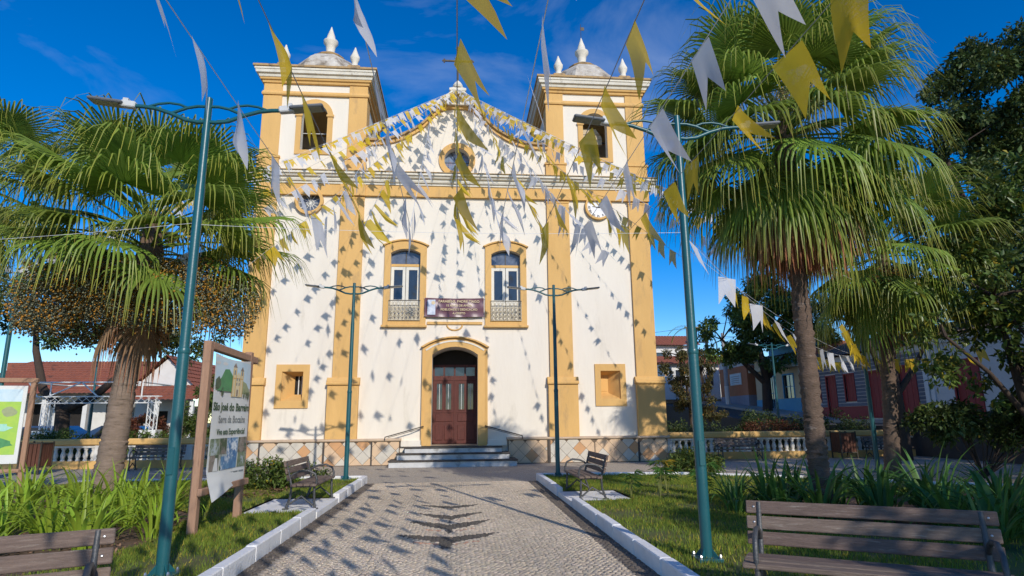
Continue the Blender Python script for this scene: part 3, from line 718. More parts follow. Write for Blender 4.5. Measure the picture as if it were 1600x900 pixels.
for e in (-1, 1):
    x0 = -.855 if e < 0 else .005; x1 = x0+.85
    g = [[(x0+a, 1.98), (x0+b, 1.98), (x0+b, 2.98), (x0+a, 2.98)] for a, b in ((.15, .36), (.50, .71))]
    lf = B(MBd().plate([(x0, .68), (x1, .68), (x1, 3.09), (x0, 3.09)], g, .46, .52), 'door_leaf', 'wood_red', dr)
    for q in g:
        B(MBd().box(q[0][0], q[1][0], .49, .50, 1.98, 2.98), 'pane', 'glass', lf)
        B(MBd().plate([(q[0][0]-.03, 1.95), (q[1][0]+.03, 1.95), (q[1][0]+.03, 3.01), (q[0][0]-.03, 3.01)], [q], .44, .46), 'pane_moulding', 'wood_red', lf)
        B(MBd().box(q[0][0]+.09, q[0][0]+.11, .475, .489, 1.98, 2.98), 'pane_bar', 'lamp_mount', lf)
    B(MBd().box(x0+.10, x1-.10, .435, .46, 1.52, 1.80, .015), 'door_panel', 'wood_red', lf)
    for a in (.10, .46): B(MBd().box(x0+a, x0+a+.29, .435, .46, .82, 1.40, .015), 'door_panel', 'wood_red', lf)
    B(MBd().box(x0+.03, x1-.03, .44, .46, 1.86, 1.90), 'lock_rail', 'wood_red', lf)
B(MBd().box(-.03, .03, .43, .46, .69, 3.09), 'meeting_stile', 'wood_red', dr)
# steps
st = empty('entrance_steps'); st.parent = church
for i, (hw, yf, z) in enumerate(((2.22, -1.28, .22), (1.98, -.92, .44), (1.74, -.56, .64))):
    s_ = B(MB().box(-hw-.02, hw-.02, yf, -.0 if i < 2 else .5, -.03 if i == 0 else z-.22-.03, z-.05, .008) if i < 2 else MB().box(-hw-.02, hw-.02, yf, -.0, z-.23, z-.05, .008), 'step', 'step', st)
    B(MB().box(-hw-.05, hw+.01, yf-.04, .0 if i < 2 else .0, z-.049, z, .012), 'tread', 'tread', s_)
B(MB().box(-.858, .858, .0005, 1.2, .60, .662), 'threshold', 'stone', st)
B(MB().box(-1.95, -1.2, -.12, 0, .64, .86, .01), 'door_flank_block', 'plaster', st); B(MB().box(1.2, 1.95, -.12, 0, .64, .86, .01), 'door_flank_block', 'plaster', st)
for s in (-1, 1):
    mb = MB(); 
    mb.tube([(s*1.13, -.12, 1.36), (s*1.5, -.30, 1.26), (s*2.50, -.32, .99)], .018, 6); mb.tube([(s*2.50, -.32, .99), (s*2.50, -.32, .90), (s*2.50, -.2, .88)], .014, 6)
    mb.tube([(s*1.13, -.12, 1.31), (s*2.40, -.31, .97)], .010, 6)
    B(mb, 'handrail', 'iron', st)
# ------------------------------------------------------------------ banner on the church front
K['banner'] = material('aubergine_vinyl', (.16, .065, .085), (.135, .052, .07), 4, .35, spec=.5)
K['gold_print'] = material('gold_print', (.72, .58, .34), (.65, .5, .3), 4, .6)
K['crest'] = material('crest_print', (.72, .74, .78), (.40, .45, .55), 9, .6)
bn = empty('banner', (-.05, -.14, 5.45)); tag(bn, 'dark purple banner with gold lettering between the two balconies', 'banner')
mb = MB(); n = 24; hw = 1.13; H_ = .72
V = []; F = []
for i in range(n+1):
    for j in range(9):
        x = -hw+2*hw*i/n; z = H_*j/8
        y = .018*math.sin(i*.9+j*.35)*(1-abs(2*i/n-1)**4)+.012*math.sin(j*1.2)
        V.append((x, y-.01, z+.02*math.sin(math.pi*i/n)*-1+.0))
for i in range(n):
    for j in range(8): F.append((i*9+j, i*9+9+j, i*9+10+j, i*9+j+1))
mb.add(V, F); mb.build('cloth', K['banner'], bn, 60)
for s_, z, sz in (('PARABÉNS, PADRE TIAGO', .575, .135), ('15 ANOS DE AMOR', .415, .115), ('FIDELIDADE E DEDICAÇÃO', .26, .115), ('A CRISTO', .115, .11)):
    obj('lettering', text_mesh(s_, sz, K['gold_print'], bold=.002), bn, (.18, -.045, z), (R(90), 0, 0))
mb = MB(); mb.box(-1.02, -.72, -.046, -.042, .06, .64); mb.build('crest_panel', K['crest'], bn)
mb = MB(); mb.plate(circ(-.80, .52, .07, 16), [], -.052, -.047); mb.build('crest', K['gold_print'], bn)
mb = MB()
for x, z in ((-hw, .70), (hw, .70), (-hw, .02), (hw, .02)): mb.tube([(x, -.01, z), (x*1.06, .10, z+(.05 if z > .3 else -.05))], .006, 5)
mb.build('tie_cord', K['cordw'], bn)

# ------------------------------------------------------------------ balustrades either side
K['baluster'] = material('white_baluster', (.76, .72, .64), (.60, .56, .49), 4, .8, bump=.3, c3=(.34, .29, .23), s3=3, t3=(.6, .75))
def balustrade(label, x0, x1, y, ends):
    t = empty('balustrade', (x0, y, 0)); tag(t, label, 'balustrade'); L_ = x1-x0
    MB().box(0, L_, -.14, .14, -.03, .26, .01).build('base_wall', K['trim'], t)
    MB().profx([(.15, .80), (-.15, .80), (-.20, .84), (-.20, .98), (-.16, 1.03), (.16, 1.03), (.20, .98), (.20, .84)][::-1], 0, L_).build('coping', K['trim'], t)
    MB().box(0, L_, -.11, .11, .72, .80, .01).build('top_rail', K['baluster'], t)
    bm_ = MB().lathe([(.075, .26), (.075, .30), (.05, .32), (.075, .40), (.085, .46), (.06, .56), (.045, .62), (.075, .68), (.075, .72)], 10).mesh('baluster', K['baluster'], 50)
    n = int(L_/.255); per = 12
    for i in range(n):
        x = .13+i*.255
        if i % per == 0: MB().box(x-.16, x+.16, -.15, .15, .26, .80, .01).build('pier', K['baluster'], t)
        else: obj('baluster', bm_, t, (x, 0, 0))
    return t
balustrade('white baluster wall with ochre coping left of the church', -22, -8.12, .62, 0)
balustrade('white baluster wall with ochre coping right of the church', 8.12, 18.4, .62, 0)

# ------------------------------------------------------------------ lamp posts
def lamp_proto():
    t = empty('street_lamp')
    pole = MB().lathe([(.060, .0), (.057, 2.2), (.050, 2.26), (.048, 4.0), (.043, 4.06), (.038, 5.10), (.025, 5.11)], 16).build('pole', K['lamp'], t, 40)
    mb = MB(); mb.box(-.13, .13, -.13, .13, -.02, .015, .004)
    for i in range(4):
        a = i*math.pi/2+math.pi/4; d = Vector((math.cos(a), math.sin(a), 0)); n = Vector((-d.y, d.x, 0))*.006
        p0 = d*.055+Vector((0, 0, .11)); p1 = d*.055+Vector((0, 0, .02)); p2 = d*.135+Vector((0, 0, .02))
        mb.prism([p0-n, p1-n, p2-n], n*2)
    mb.build('base_plate', K['lamp'], pole)
    for ex in (-1, 1):
        for ey in (-1, 1): MB().lathe([(.016, .02), (.016, .04), (.008, .06)], 6, (ex*.105, ey*.105, -.005)).build('anchor_bolt', K['bolt'], pole)
    MB().box(-.032, .032, -.064, -.050, .95, 1.22, .006).build('access_hatch', K['lamp'], pole)
    MB().lathe([(.060, 2.17), (.063, 2.18), (.063, 2.22), (.058, 2.23)], 16).build('collar', K['lamp'], pole, 40)
    for s in (-.83, .83):
        a = MB()
        T = 5.10
        a.tube([(s*x, 0, T+z) for x, z in ((0, -.29), (.12, -.295), (.28, -.275), (.48, -.20), (.68, -.145), (.85, -.125), (.98, -.12))], .024, 8)
        a.tube([(s*x, 0, T+z) for x, z in ((0, -.10), (.14, -.10), (.28, -.125), (.42, -.175), (.5, -.2))], .018, 8)
        a.tube([(s*x, 0, T+z) for x, z in ((.27, -.125), (.38, -.085), (.52, -.07), (.66, -.085), (.78, -.12), (.84, -.128))], .015, 8)
        a.build('arm', K['lamp'], t, 50)
        hd = MB(); M_ = Matrix.Translation((s*.98, 0, T-.12)) @ Matrix.Rotation(s*R(-8), 4, 'Y')
        hd.M = M_
        hd.box(min(s*.12, s*.58), max(s*.12, s*.58), -.085, .085, -.014, .018, .012)
        h = hd.build('lamp_head', K['lamp_head'], t)
        ml = MB(); ml.M = M_; ml.box(min(s*.17, s*.55), max(s*.17, s*.55), -.066, .066, -.020, -.015); ml.build('lens', K['lens'], h)
        mm = MB(); mm.M = M_; mm.box(min(-s*.03, s*.17), max(-s*.03, s*.17), -.042, .042, -.032, .042, .012); mm.box(min(s*.08, s*.15), max(s*.08, s*.15), -.024, .024, .043, .075); mm.build('mount', K['lamp_mount'], h)
    return t
lp = lamp_proto(); GL = 'teal lamp posts around the square'
spots = [(-2.76, -16.83, 'tall teal lamp post on the lawn in front of the left palm', 0, 1), (2.77, -16.78, 'tall teal lamp post on the right lawn in front of the palm crown', 0, 1),
         (-2.70, -6.95, 'teal lamp post left of the church door, seen against the wall', 0, 1), (2.74, -6.95, 'teal lamp post right of the church door, seen against the wall', 0, 1),
         (-15.6, 5.0, 'distant teal lamp post behind the left palm trunk', R(15), 0), (15.3, 5.2, 'distant teal lamp post in front of the blue house', R(10), 1),
         (11.35, -7.3, 'teal lamp post among the plants under the small palm', R(40), 0), (-10.4, -8.2, 'teal lamp post at the left edge of the picture', R(20), 0)]
for i, (x, y, lb, rz, up) in enumerate(spots):
    o = lp if i == 0 else dup(lp)
    o.location = (x, y, BZ+.02 if y < -3 else 0); o.rotation_euler = (0, 0, rz); tag(o, lb, 'street lamp', GL)

# ------------------------------------------------------------------ benches
def bench_proto(L_, bolts=True):
    t = empty('park_bench')
    hw = L_/2
    # local: faces -Y. seat slats
    for k, (y, z) in enumerate(((-.27, .405), (-.155, .41), (-.04, .41), (.075, .40))):
        MB().box(-hw, hw, y-.05, y+.05, z-.018, z+.018, .006).build('seat_slat', K['bench_wood'], t)
    tilt = R(-14)
    for k, h in enumerate((.135, .255, .375)):
        mb = MB(); mb.M = Matrix.Translation((0, .14, .395)) @ Matrix.Rotation(tilt, 4, 'X')
        mb.box(-hw, hw, -.02, .016, h-.050, h+.050, .006); s_ = mb.build('back_slat', K['bench_wood'], t)
        if bolts and h > .2:
            for e in (-1, 1):
                mb = MB(); mb.M = Matrix.Translation((e*(hw-.06), .14, .395)) @ Matrix.Rotation(tilt, 4, 'X') @ Matrix.Rotation(R(90), 4, 'X')
                mb.lathe([(.009, .0), (.009, .024), (.004, .027)], 8, (0, h, 0)); mb.build('bolt', K['bolt'], s_)
    for e in (-1, 1):
        x = e*(hw-.10)
        mb = MB()
        mb.tube([(x, -.30, 0), (x, -.28, .12), (x, -.27, .40)], .022, 8)                          # front leg
        mb.tube([(x, .20, 0), (x, .13, .2), (x, .12, .40), (x, .17, .58), (x, .235, .80)], .022, 8)  # rear leg and back post
        mb.tube([(x, -.29, .385), (x, .12, .385)], .02, 8)
        mb.tube([(x, -.26, .06), (x, -.06, .22), (x, .16, .08)], .018, 8)                          # curved brace
        mb.tube([(x, -.30, .38), (x, -.31, .49), (x, -.27, .59), (x, -.15, .645), (x, 0, .63), (x, .10, .59), (x, .15, .53)], .02, 8)   # arm loop
        mb.box(x-.035, x+.035, -.35, -.25, -.01, .02); mb.box(x-.035, x+.035, .15, .25, -.01, .02)
        mb.build('end_frame', K['bench_iron'], t, 50)
    return t
GB = 'slatted park benches'
b1 = bench_proto(1.72)
def place_bench(o, x, y, z, rz, lb): o.location = (x, y, z); o.rotation_euler = (0, 0, rz); tag(o, lb, 'bench', GB)
place_bench(b1, 3.16, -18.95, .10, R(-31), 'weathered slatted bench at the bottom right, nearest the camera')
for x, y, z, rz, lb in ((-2.86, -19.55, .10, R(23), 'weathered slatted bench cut off by the left edge of the picture'),
                        (-2.64, -11.3, .10, R(90), 'slatted bench on a white pad left of the path'),
                        (2.72, -10.8, .10, R(-90), 'slatted bench on a white pad right of the path'),
                        (-10.3, -.35, 0, 0, 'dark bench against the left balustrade behind the palm trunk'),
                        (10.7, -.35, 0, 0, 'dark bench against the right balustrade beside the church'),
                        (16.6, -.35, 0, 0, 'dark bench against the right balustrade beyond the litter bin')):
    o = dup(b1); place_bench(o, x, y, z, rz, lb)

# ------------------------------------------------------------------ litter bins
K['bin_wood'] = material('brown_bin_slat', (.14, .055, .03), (.09, .035, .022), 5, .7, stretch=(8, 8, 1))
def bin_proto():
    t = empty('litter_bin')
    for i in range(4):
        for k in range(5):
            mb = MB(); mb.M = Matrix.Rotation(i*math.pi/2, 4, 'Z'); x = -.24+.12*k
            mb.box(x-.05, x+.05, -.31, -.29, .22, .95, .004); mb.build('slat', K['bin_wood'], t)
    mb = MB()
    for sx in (-1, 1):
        for sy in (-1, 1): mb.box(sx*.31-.02, sx*.31+.02, sy*.31-.02, sy*.31+.02, 0, 1.02)
    for z in (.22, .95):
        for sy in (-1, 1): mb.box(-.29, .29, sy*.315-.012, sy*.315+.012, z, z+.03); mb.box(sy*.315-.012, sy*.315+.012, -.29, .29, z, z+.03)
    mb.build('frame', K['iron'], t); MB().lathe([(.24, .2), (.26, .9), (.25, .9), (.22, .25)], 14).build('liner', K['black'], t)
    return t
bp_ = bin_proto(); bp_.location = (15.0, -.15, 0); tag(bp_, 'brown slatted litter bin by the right balustrade', 'litter bin', 'brown litter bins')
o = dup(bp_); o.location = (-13.5, -1.6, 0); tag(o, 'brown slatted litter bin beside the map board on the left', 'litter bin', 'brown litter bins')

# ------------------------------------------------------------------ sign boards
K['post_wood'] = material('pale_timber', (.42, .25, .16), (.33, .19, .12), 6, .8, stretch=(6, 6, .8), bump=.3, bscale=30, c3=(.20, .12, .08), s3=3, t3=(.6, .75))
K['vinyl'] = material('white_vinyl', (.76, .76, .72), (.68, .68, .65), 3, .45, spec=.4)
def flat(name, c, c2=None, sc=6): K[name] = material(name, c, c2, sc, .5, spec=.4)
flat('print_sky', (.50, .68, .78), (.68, .78, .80), 3); flat('print_green', (.10, .33, .12), (.06, .22, .09), 9); flat('print_olive', (.38, .42, .22), (.30, .34, .18), 9)
flat('print_cream', (.75, .62, .35), (.7, .6, .4), 8); flat('print_text', (.05, .10, .05)); flat('print_grey', (.25, .27, .27)); flat('print_blue', (.05, .16, .36), (.12, .30, .5), 9)
flat('print_ochre', (.70, .42, .12), (.6, .36, .1), 6); K['photo_a'] = material('printed_photo_green', (.04, .09, .04), (.30, .34, .22), 9, .5, c3=(.45, .50, .52), s3=6, t3=(.5, .6))
K['photo_b'] = material('printed_photo_rock', (.16, .12, .09), (.36, .32, .28), 8, .5, c3=(.06, .10, .05), s3=5, t3=(.48, .56))
K['photo_c'] = material('printed_photo_water', (.04, .13, .30), (.16, .34, .52), 8, .5, c3=(.70, .74, .76), s3=5, t3=(.52, .62))
flat('print_darkgreen', (.03, .07, .03), (.10, .15, .08), 14); flat('print_brown', (.20, .14, .10), (.35, .30, .26), 12); flat('print_lime', (.45, .62, .08), (.30, .55, .10), 5); flat('print_teal', (.25, .6, .5), (.5, .75, .6), 7)
sg = empty('sign_board', (-3.40, -13.68, BZ)); sg.rotation_euler = (0, 0, R(90)-R(2.6)); tag(sg, 'tall timber sign board with a white printed banner on the left lawn', 'sign')
# local: X along the board (near post at -.77), front faces -Y local -> +X world
for s, e in ((-.77, 0), (.77, 0)):
    MB().box(s-.06, s+.06, -.055, .055, -.15, 2.62, .012).build('post', K['post_wood'], sg)
MB().box(-.80, .98, -.05, .05, 2.50, 2.61, .012).build('top_rail', K['post_wood'], sg, loc=(0, -.0, 0), rot=(0, R(2.0), 0)).location.z = -.02
MB().box(-.86, .84, -.12, -.056, .50, .60, .012).build('bottom_rail', K['post_wood'], sg)
V = []; F = []; nx, nz = 14, 22
for i in range(nx+1):
    for j in range(nz+1):
        u = i/nx; w = j/nz
        x = -.69+1.38*u; z = .56+1.90*w
        y = -.075-.02*math.sin(u*math.pi)-.015*math.sin(u*7+w*3)
        if w < .12: y -= .10*(.12-w)/.12*(1-u)*1.2; z -= .16*(.12-w)/.12*(1-u)**2
        if w > .9: z -= .05*math.sin(u*math.pi)*(w-.9)/.1
        V.append((x, y, z))
for i in range(nx):
    for j in range(nz): F.append((i*(nz+1)+j, (i+1)*(nz+1)+j, (i+1)*(nz+1)+j+1, i*(nz+1)+j+1))
def sgy(x, z): u = (x+.69)/1.38; w = (z-.56)/1.9; return -.078-.02*math.sin(u*math.pi)-.015*math.sin(u*7+w*3)
mb = MB(); mb.add(V, F); pn = mb.build('printed_banner', K['vinyl'], sg, 60)
def pr_(name, poly, m, d=.004):       # a flat printed patch following the cloth
    P3 = [(x, sgy(x, z)-d, z) for x, z in poly]
    c = (sum(p[0] for p in P3)/len(P3), min(p[1] for p in P3) if False else sgy(sum(p[0] for p in P3)/len(P3), sum(p[2] for p in P3)/len(P3))-d, sum(p[2] for p in P3)/len(P3))
    k = len(P3); mb = MB(); mb.add(P3+[c], [(i, (i+1) % k, k) for i in range(k)]); return mb.build(name, K[m], pn)
def grid(name, x0, x1, z0, z1, m, d=.004, n=6):
    mb = MB(); V = []; F = []
    for i in range(n+1):
        for j in range(n+1):
            x = x0+(x1-x0)*i/n; z = z0+(z1-z0)*j/n; V.append((x, sgy(x, z)-d, z))
    for i in range(n):
        for j in range(n): F.append((i*(n+1)+j, (i+1)*(n+1)+j, (i+1)*(n+1)+j+1, i*(n+1)+j+1))
    mb.add(V, F); return mb.build(name, K[m], pn)
grid('printed_sky', -.67, .67, 2.0, 2.40, 'print_sky')
pr_('printed_hill', [(-.60, 1.93), (-.02, 1.93), (-.05, 2.15), (-.20, 2.26), (-.34, 2.25), (-.46, 2.12), (-.6, 2.05)], 'print_green', .007)
pr_('printed_hill', [(.15, 1.90), (.66, 1.90), (.66, 1.95), (.45, 2.08), (.25, 2.12), (.15, 2.05)], 'print_olive', .007)
pr_('printed_tree', [(-.66, 1.95), (-.48, 1.95), (-.45, 2.05), (-.55, 2.14), (-.66, 2.08)], 'print_darkgreen', .008)
mb = [pr_('printed_church', [(x0, z0), (x1, z0), (x1, z1), (x0, z1)], 'print_cream', .010) for x0, x1, z0, z1 in ((-.08, .03, 1.86, 2.30), (.17, .28, 1.86, 2.26), (.03, .17, 1.86, 2.17))]
pr_('printed_church_door', [(.075, 1.87), (.125, 1.87), (.125, 1.97), (.075, 1.97)], 'print_brown', .013)
pr_('printed_gable', [(.03, 2.17), (.17, 2.17), (.10, 2.24)], 'print_cream', .010)
for x_ in (-.08, .17):
    pr_('printed_tower_roof', [(x_-.012, 2.30 if x_ < 0 else 2.26), (x_+.122, 2.30 if x_ < 0 else 2.26), (x_+.055, 2.37 if x_ < 0 else 2.33)], 'print_brown', .011)
    pr_('printed_belfry', [(x_+.035, 2.19), (x_+.075, 2.19), (x_+.075, 2.26), (x_+.035, 2.26)], 'print_grey', .013)
    for xx in (x_, x_+.092): pr_('printed_pilaster', [(xx, 1.86), (xx+.018, 1.86), (xx+.018, 2.28 if x_ < 0 else 2.24), (xx, 2.28 if x_ < 0 else 2.24)], 'print_ochre', .0125)
for zz in (2.03, 2.10): 
    for xx in (.045, .125): pr_('printed_window', [(xx, zz), (xx+.03, zz), (xx+.03, zz+.045), (xx, zz+.045)], 'print_grey', .013)
pr_('printed_band', [(-.08, 2.13), (.28, 2.13), (.28, 2.145), (-.08, 2.145)], 'print_ochre', .0128)
for xx, zz, rr in ((.46, 1.90, .035), (.56, 1.89, .05), (-.40, 1.92, .05), (.36, 1.89, .03)):
    pr_('printed_tree', [(xx+rr*math.cos(a), zz+rr*1.3*math.sin(a)) for a in [i*math.pi/5 for i in range(10)]], 'print_darkgreen', .012)
for xx in (-.6, -.35): pr_('printed_cloud', [(xx+.09*math.cos(a), 2.33+.025*math.sin(a)) for a in [i*math.pi/5 for i in range(10)]], 'vinyl', .007)
def sgt(s_, x, z, size, m, bold=.004):
    me = text_mesh(s_, size, K[m], bold=bold)
    o = obj('lettering', me, pn, (x, 0, z), (R(90), 0, 0))
    for v in me.vertices:
        X = x+v.co.x; v.co.z = -(sgy(max(-.69, min(.69, X)), z))+.006+v.co.z
    return o
sgt('São José do Barreiro', 0, 1.70, .160, 'print_text', .003); sgt('Serra da Bocaina', .02, 1.52, .145, 'print_grey', .001); sgt('Viva esta Experiência!', .02, 1.34, .120, 'print_text', .001)
x = -.67
for wdt, m1, m2 in ((.30, 'photo_a', 'photo_b'), (.28, 'photo_b', 'photo_a'), (.40, 'photo_c', 'photo_c'), (.33, 'photo_b', 'photo_a')):
    grid('printed_photo', x, x+wdt, 1.02, 1.25, m1, .005, 3); grid('printed_photo', x+.02, x+wdt, .80, 1.02, m2 if m2 != 'print_grey' else 'vinyl', .006, 3); x += wdt+.01
pr_('printed_waterfall', [(-.55, .80), (-.40, .80), (-.43, .98), (-.50, .98)], 'vinyl', .010)
grid('printed_photo', -.30, .22, .80, .99, 'photo_c', .009, 3)
for z, segs in ((.735, ((-.64, -.30), (-.27, -.02), (.04, .42), (.45, .63))), (.70, ((-.6, -.35), (.12, .3))), (.655, ((-.36, .0), (.04, .5))), (.625, ((-.42, .44),))):
    for a, b in segs: grid('printed_line', a, b, z-.012, z+.012, 'print_grey', .006, 2)

mpb = empty('map_board', (-10.45, -8.25, BZ)); mpb.rotation_euler = (0, 0, R(12)); tag(mpb, 'timber framed map board at the far left edge', 'sign')
for s in (-.72, .72): MB().box(s-.05, s+.05, -.05, .05, -.15, 2.42, .01).build('post', K['post_wood'], mpb)
MB().box(-.80, .80, -.05, .05, 2.42, 2.52, .01).build('top_rail', K['post_wood'], mpb); MB().box(-.66, .80, -.05, .05, .40, .48, .01).build('bottom_rail', K['post_wood'], mpb)
mp_ = MB().box(-.66, .64, -.09, -.06, .60, 2.34, .004).build('map_panel', K['vinyl'], mpb)
MB().box(-.60, .56, -.094, -.091, 1.98, 2.26).build('printed_sky', K['print_sky'], mp_)
MB().box(-.60, .56, -.094, -.091, .80, 1.98).build('printed_fields', K['print_lime'], mp_)
def blob(cx, cz, rx, rz_, m, y=-.097, sd=1):
    rg = random.Random(sd); pts = [(cx+rx*math.cos(i*math.pi/7)*rg.uniform(.7, 1.1), cz+rz_*math.sin(i*math.pi/7)*rg.uniform(.7, 1.1)) for i in range(14)]
    MB().plate(pts, [], y, -.0945).build('printed_area', K[m], mp_)
blob(.15, 1.4, .30, .10, 'print_teal', sd=2); blob(.2, 1.05, .33, .12, 'print_green', sd=3); blob(-.3, 1.6, .2, .18, 'print_green', sd=4); blob(.35, 1.75, .16, .12, 'print_olive', sd=6); blob(-.2, .98, .2, .1, 'print_teal', sd=8)
# ------------------------------------------------------------------ palms
def leafmat(name, c1, c2, tip, rnd=.2, transl=.35, tippos=(.55, 1.0)):
    m = material(name, c1, c2, 6, .42, spec=.4, transl=transl, rnd=rnd, attr=True)
    return m
K['palm'] = leafmat('palm_leaf', (.235, .335, .05), (.175, .265, .04), None)
K['palm_dead'] = material('dead_palm_leaf', (.33, .20, .11), (.24, .14, .075), 6, .8, transl=.2, rnd=.2, attr=True)
K['petiole'] = material('palm_petiole', (.18, .20, .05), (.13, .13, .04), 6, .5)
K['fibre'] = material('leaf_base_fibre', (.20, .13, .085), (.11, .07, .045), 9, .95, stretch=(1, 1, .3), bump=.8, bscale=40)
K['bark_palm'] = material('palm_bark', (.30, .22, .165), (.20, .145, .105), 5, .95, stretch=(1, 1, 5), bump=.8, bscale=26, c3=(.10, .07, .05), s3=5, t3=(.58, .7))
K['bark_palm_dark'] = material('dark_palm_bark', (.17, .115, .085), (.10, .07, .05), 5, .95, stretch=(1, 1, 3), bump=.9, bscale=24, c3=(.30, .24, .20), s3=4, t3=(.6, .7))

def frond_mesh(elev, Lp, Ls, nseg, seed, dead=False, droop=1.0):
    rg = random.Random(seed)
    V = []; F = []; C = []
    # petiole
    p = Vector((0.08*math.cos(elev), 0, .08*math.sin(elev))); e = elev; pts = [p.copy()]
    for i in range(6):
        e -= R(4.5)*(1 if not dead else .4)
        p = p+Vector((math.cos(e), 0, math.sin(e)))*Lp/6; pts.append(p.copy())
    mb = MB(); mb.tube(pts, [.022, .018, .016, .014, .013, .012, .010], 5)
    V += mb.v; F += mb.f; C += [(.95, .95, .8)]*len(mb.v)
    hub = pts[-1]; a = Vector((math.cos(e), 0, math.sin(e))); y = Vector((0, 1, 0)); n = a.cross(y); n = -n if n.z < 0 else n
    if elev < R(-50): n = Vector((1, 0, .2)).normalized()
    tw = rg.uniform(-.35, .35); y2 = (y*math.cos(tw)+n*math.sin(tw)); n = (n*math.cos(tw)-y*math.sin(tw)); y = y2
    span = R(118); G_ = Vector((0, 0, -1))
    st = [0, .14, .30, .46, .60, .74, .87, 1.0]
    for k in range(nseg):
        ph = -span+2*span*k/(nseg-1)
        d = (a*math.cos(ph)+y*math.sin(ph)); d = (d-n*.10*abs(math.sin(ph))-n*.06).normalized()
        L_ = Ls*(.80+.22*math.cos(ph*.9))*rg.uniform(.9, 1.06)
        side = (-a*math.sin(ph)+y*math.cos(ph)).normalized()
        wmax = 2*math.sin(span/(nseg-1))*Ls*.50*.5
        pos = hub.copy(); prevt = 0; dd = d.copy(); t0 = rg.uniform(.34, .52)+(.14 if elev > R(20) else 0); g = rg.uniform(.82, 1.15)
        dr = droop*rg.uniform(.7, 1.1)
        base = len(V)
        for t in st:
            s_ = t-prevt; prevt = t
            wgt = max(0, (t-t0)/(1-t0)); wgt = min(1, wgt*1.7)*dr
            cur = (d*(1-min(.97, wgt))+G_*min(.97, wgt)+d*.02).normalized()
            pos = pos+cur*L_*s_
            w = wmax*min(1, t/.40)*.92 if t <= .40 else wmax*.92*(1-((t-.40)/.60)**.55)*.9+.002
            w = max(w, .0015)
            nn = n if wgt < .3 else (n*.5+d*.5).normalized()
            fold = w*.55*(1 if k % 2 else 1)
            V += [tuple(pos-side*w), tuple(pos+nn*fold), tuple(pos+side*w)]
            q = (1+.55*max(0, t-.55)/.45)
            c = (g*q*(1+.55*max(0, t-.5)), g*(1+.35*max(0, t-.5)), g*(1+.3*max(0, t-.5)))
            if t < .2: c = tuple(min(1.7, x*1.25) for x in c)
            C += [c]*3
        for i in range(len(st)-1):
            b = base+i*3
            F += [(b, b+1, b+4, b+3), (b+1, b+2, b+5, b+4)]
    me = bpy.data.meshes.new('frond'); me.from_pydata(V, [], F)
    at = me.attributes.new('tint', 'FLOAT_COLOR', 'POINT')
    for i, c in enumerate(C): at.data[i].color = (*c, 1)
    me.materials.append(K['palm_dead'] if dead else K['palm'])
    me.update(); return me
ELS = [82, 66, 52, 38, 24, 10, -4, -18, -32, -46]
FM = {(e, v): frond_mesh(R(e), 1.1 if e > -25 else .9, 1.20, 44, e*10+v, droop=.8 if e > 20 else 1.0) for e in ELS for v in (0, 1, 2)}
DM = [frond_mesh(R(e), .75, .95, 26, 900+i, dead=True, droop=1.15) for i, e in enumerate((-50, -60, -68, -76))]

def trunk_mesh(pts, rad, mat, rings=.045, seed=1, n=22, amp=.012):
    rg = random.Random(seed); P3 = [Vector(p) for p in pts]; prof = []; rr = []
    tot = sum((b-a).length for a, b in zip(P3[:-1], P3[1:])); m = int(tot/rings)
    out = []; rd = []
    for i in range(m+1):
        s_ = i/m*(len(P3)-1); k = min(int(s_), len(P3)-2); f = s_-k
        out.append(P3[k].lerp(P3[k+1], f)); r0 = rad[k]*(1-f)+rad[k+1]*f
        rd.append(r0+(amp if i % 2 else -amp*.4)+rg.uniform(-.006, .006))
    mb = MB(); mb.tube(out, rd, n)
    mb.v = [(x+rg.uniform(-.011, .011), y+rg.uniform(-.011, .011), z+rg.uniform(-.014, .014)) for x, y, z in mb.v]
    return mb.mesh('trunk', mat, 60)

def palm(label, base, crown, r0, r1, n, scale, mat, dead=0, seed=1, els=(82, -46), fruit=0, group=None, flop=0):
    rg = random.Random(seed)
    t = empty('palm_tree', base); tag(t, label, 'palm tree', group)
    B_ = Vector(base); Cn = Vector(crown); d = Cn-B_
    pts = [Vector((0, 0, -.1)), Vector((0, 0, .0))+d*.04+Vector((0, 0, .0)), d*.25+Vector((d.x*.02, 0, 0)), d*.6, d*.92]
    obj('trunk', trunk_mesh(pts, [r0*1.25, r0*1.1, (r0*2+r1)/3, r1, r1*.95], mat, seed=seed), t)
    # fibrous crown shaft
    mb = MB(); mb.lathe([(r1*.95, -.9*scale), (r1*1.25, -.5*scale), (r1*1.3, -.15*scale), (r1*.7, .25*scale), (.04, .5*scale)], 14)
    mb.v = [(x*rg.uniform(.8, 1.25), y*rg.uniform(.8, 1.25), z) for x, y, z in mb.v]
    obj('crown_shaft', mb.mesh('crown_shaft', K['fibre']), t, d)
    az = rg.uniform(0, 6.28)
    for i in range(n):
        f = i/(n-1); e_ = els[0]+(els[1]-els[0])*f**.85+rg.uniform(-5, 5)
        e = min(ELS, key=lambda q: abs(q-e_)); az += 2.39996+rg.uniform(-.2, .2)
        o = obj('frond', FM[(e, rg.randrange(3))], t, d+Vector((0, 0, .25*scale*(1-2*f))), (rg.uniform(-.08, .08), rg.uniform(-.06, .06), az))
        s_ = scale*rg.uniform(.9, 1.1); o.scale = (s_, s_*rg.uniform(.92, 1.08), s_)
    for i in range(dead):
        az += 2.39996+rg.uniform(-.3, .3)
        s_ = scale*rg.uniform(.85, 1.1)
        obj('dead_frond', DM[rg.randrange(4)], t, d+Vector((0, 0, -.35*scale)), (rg.uniform(-.1, .1), rg.uniform(-.1, .1), az), (s_, s_, s_))
    return t, d
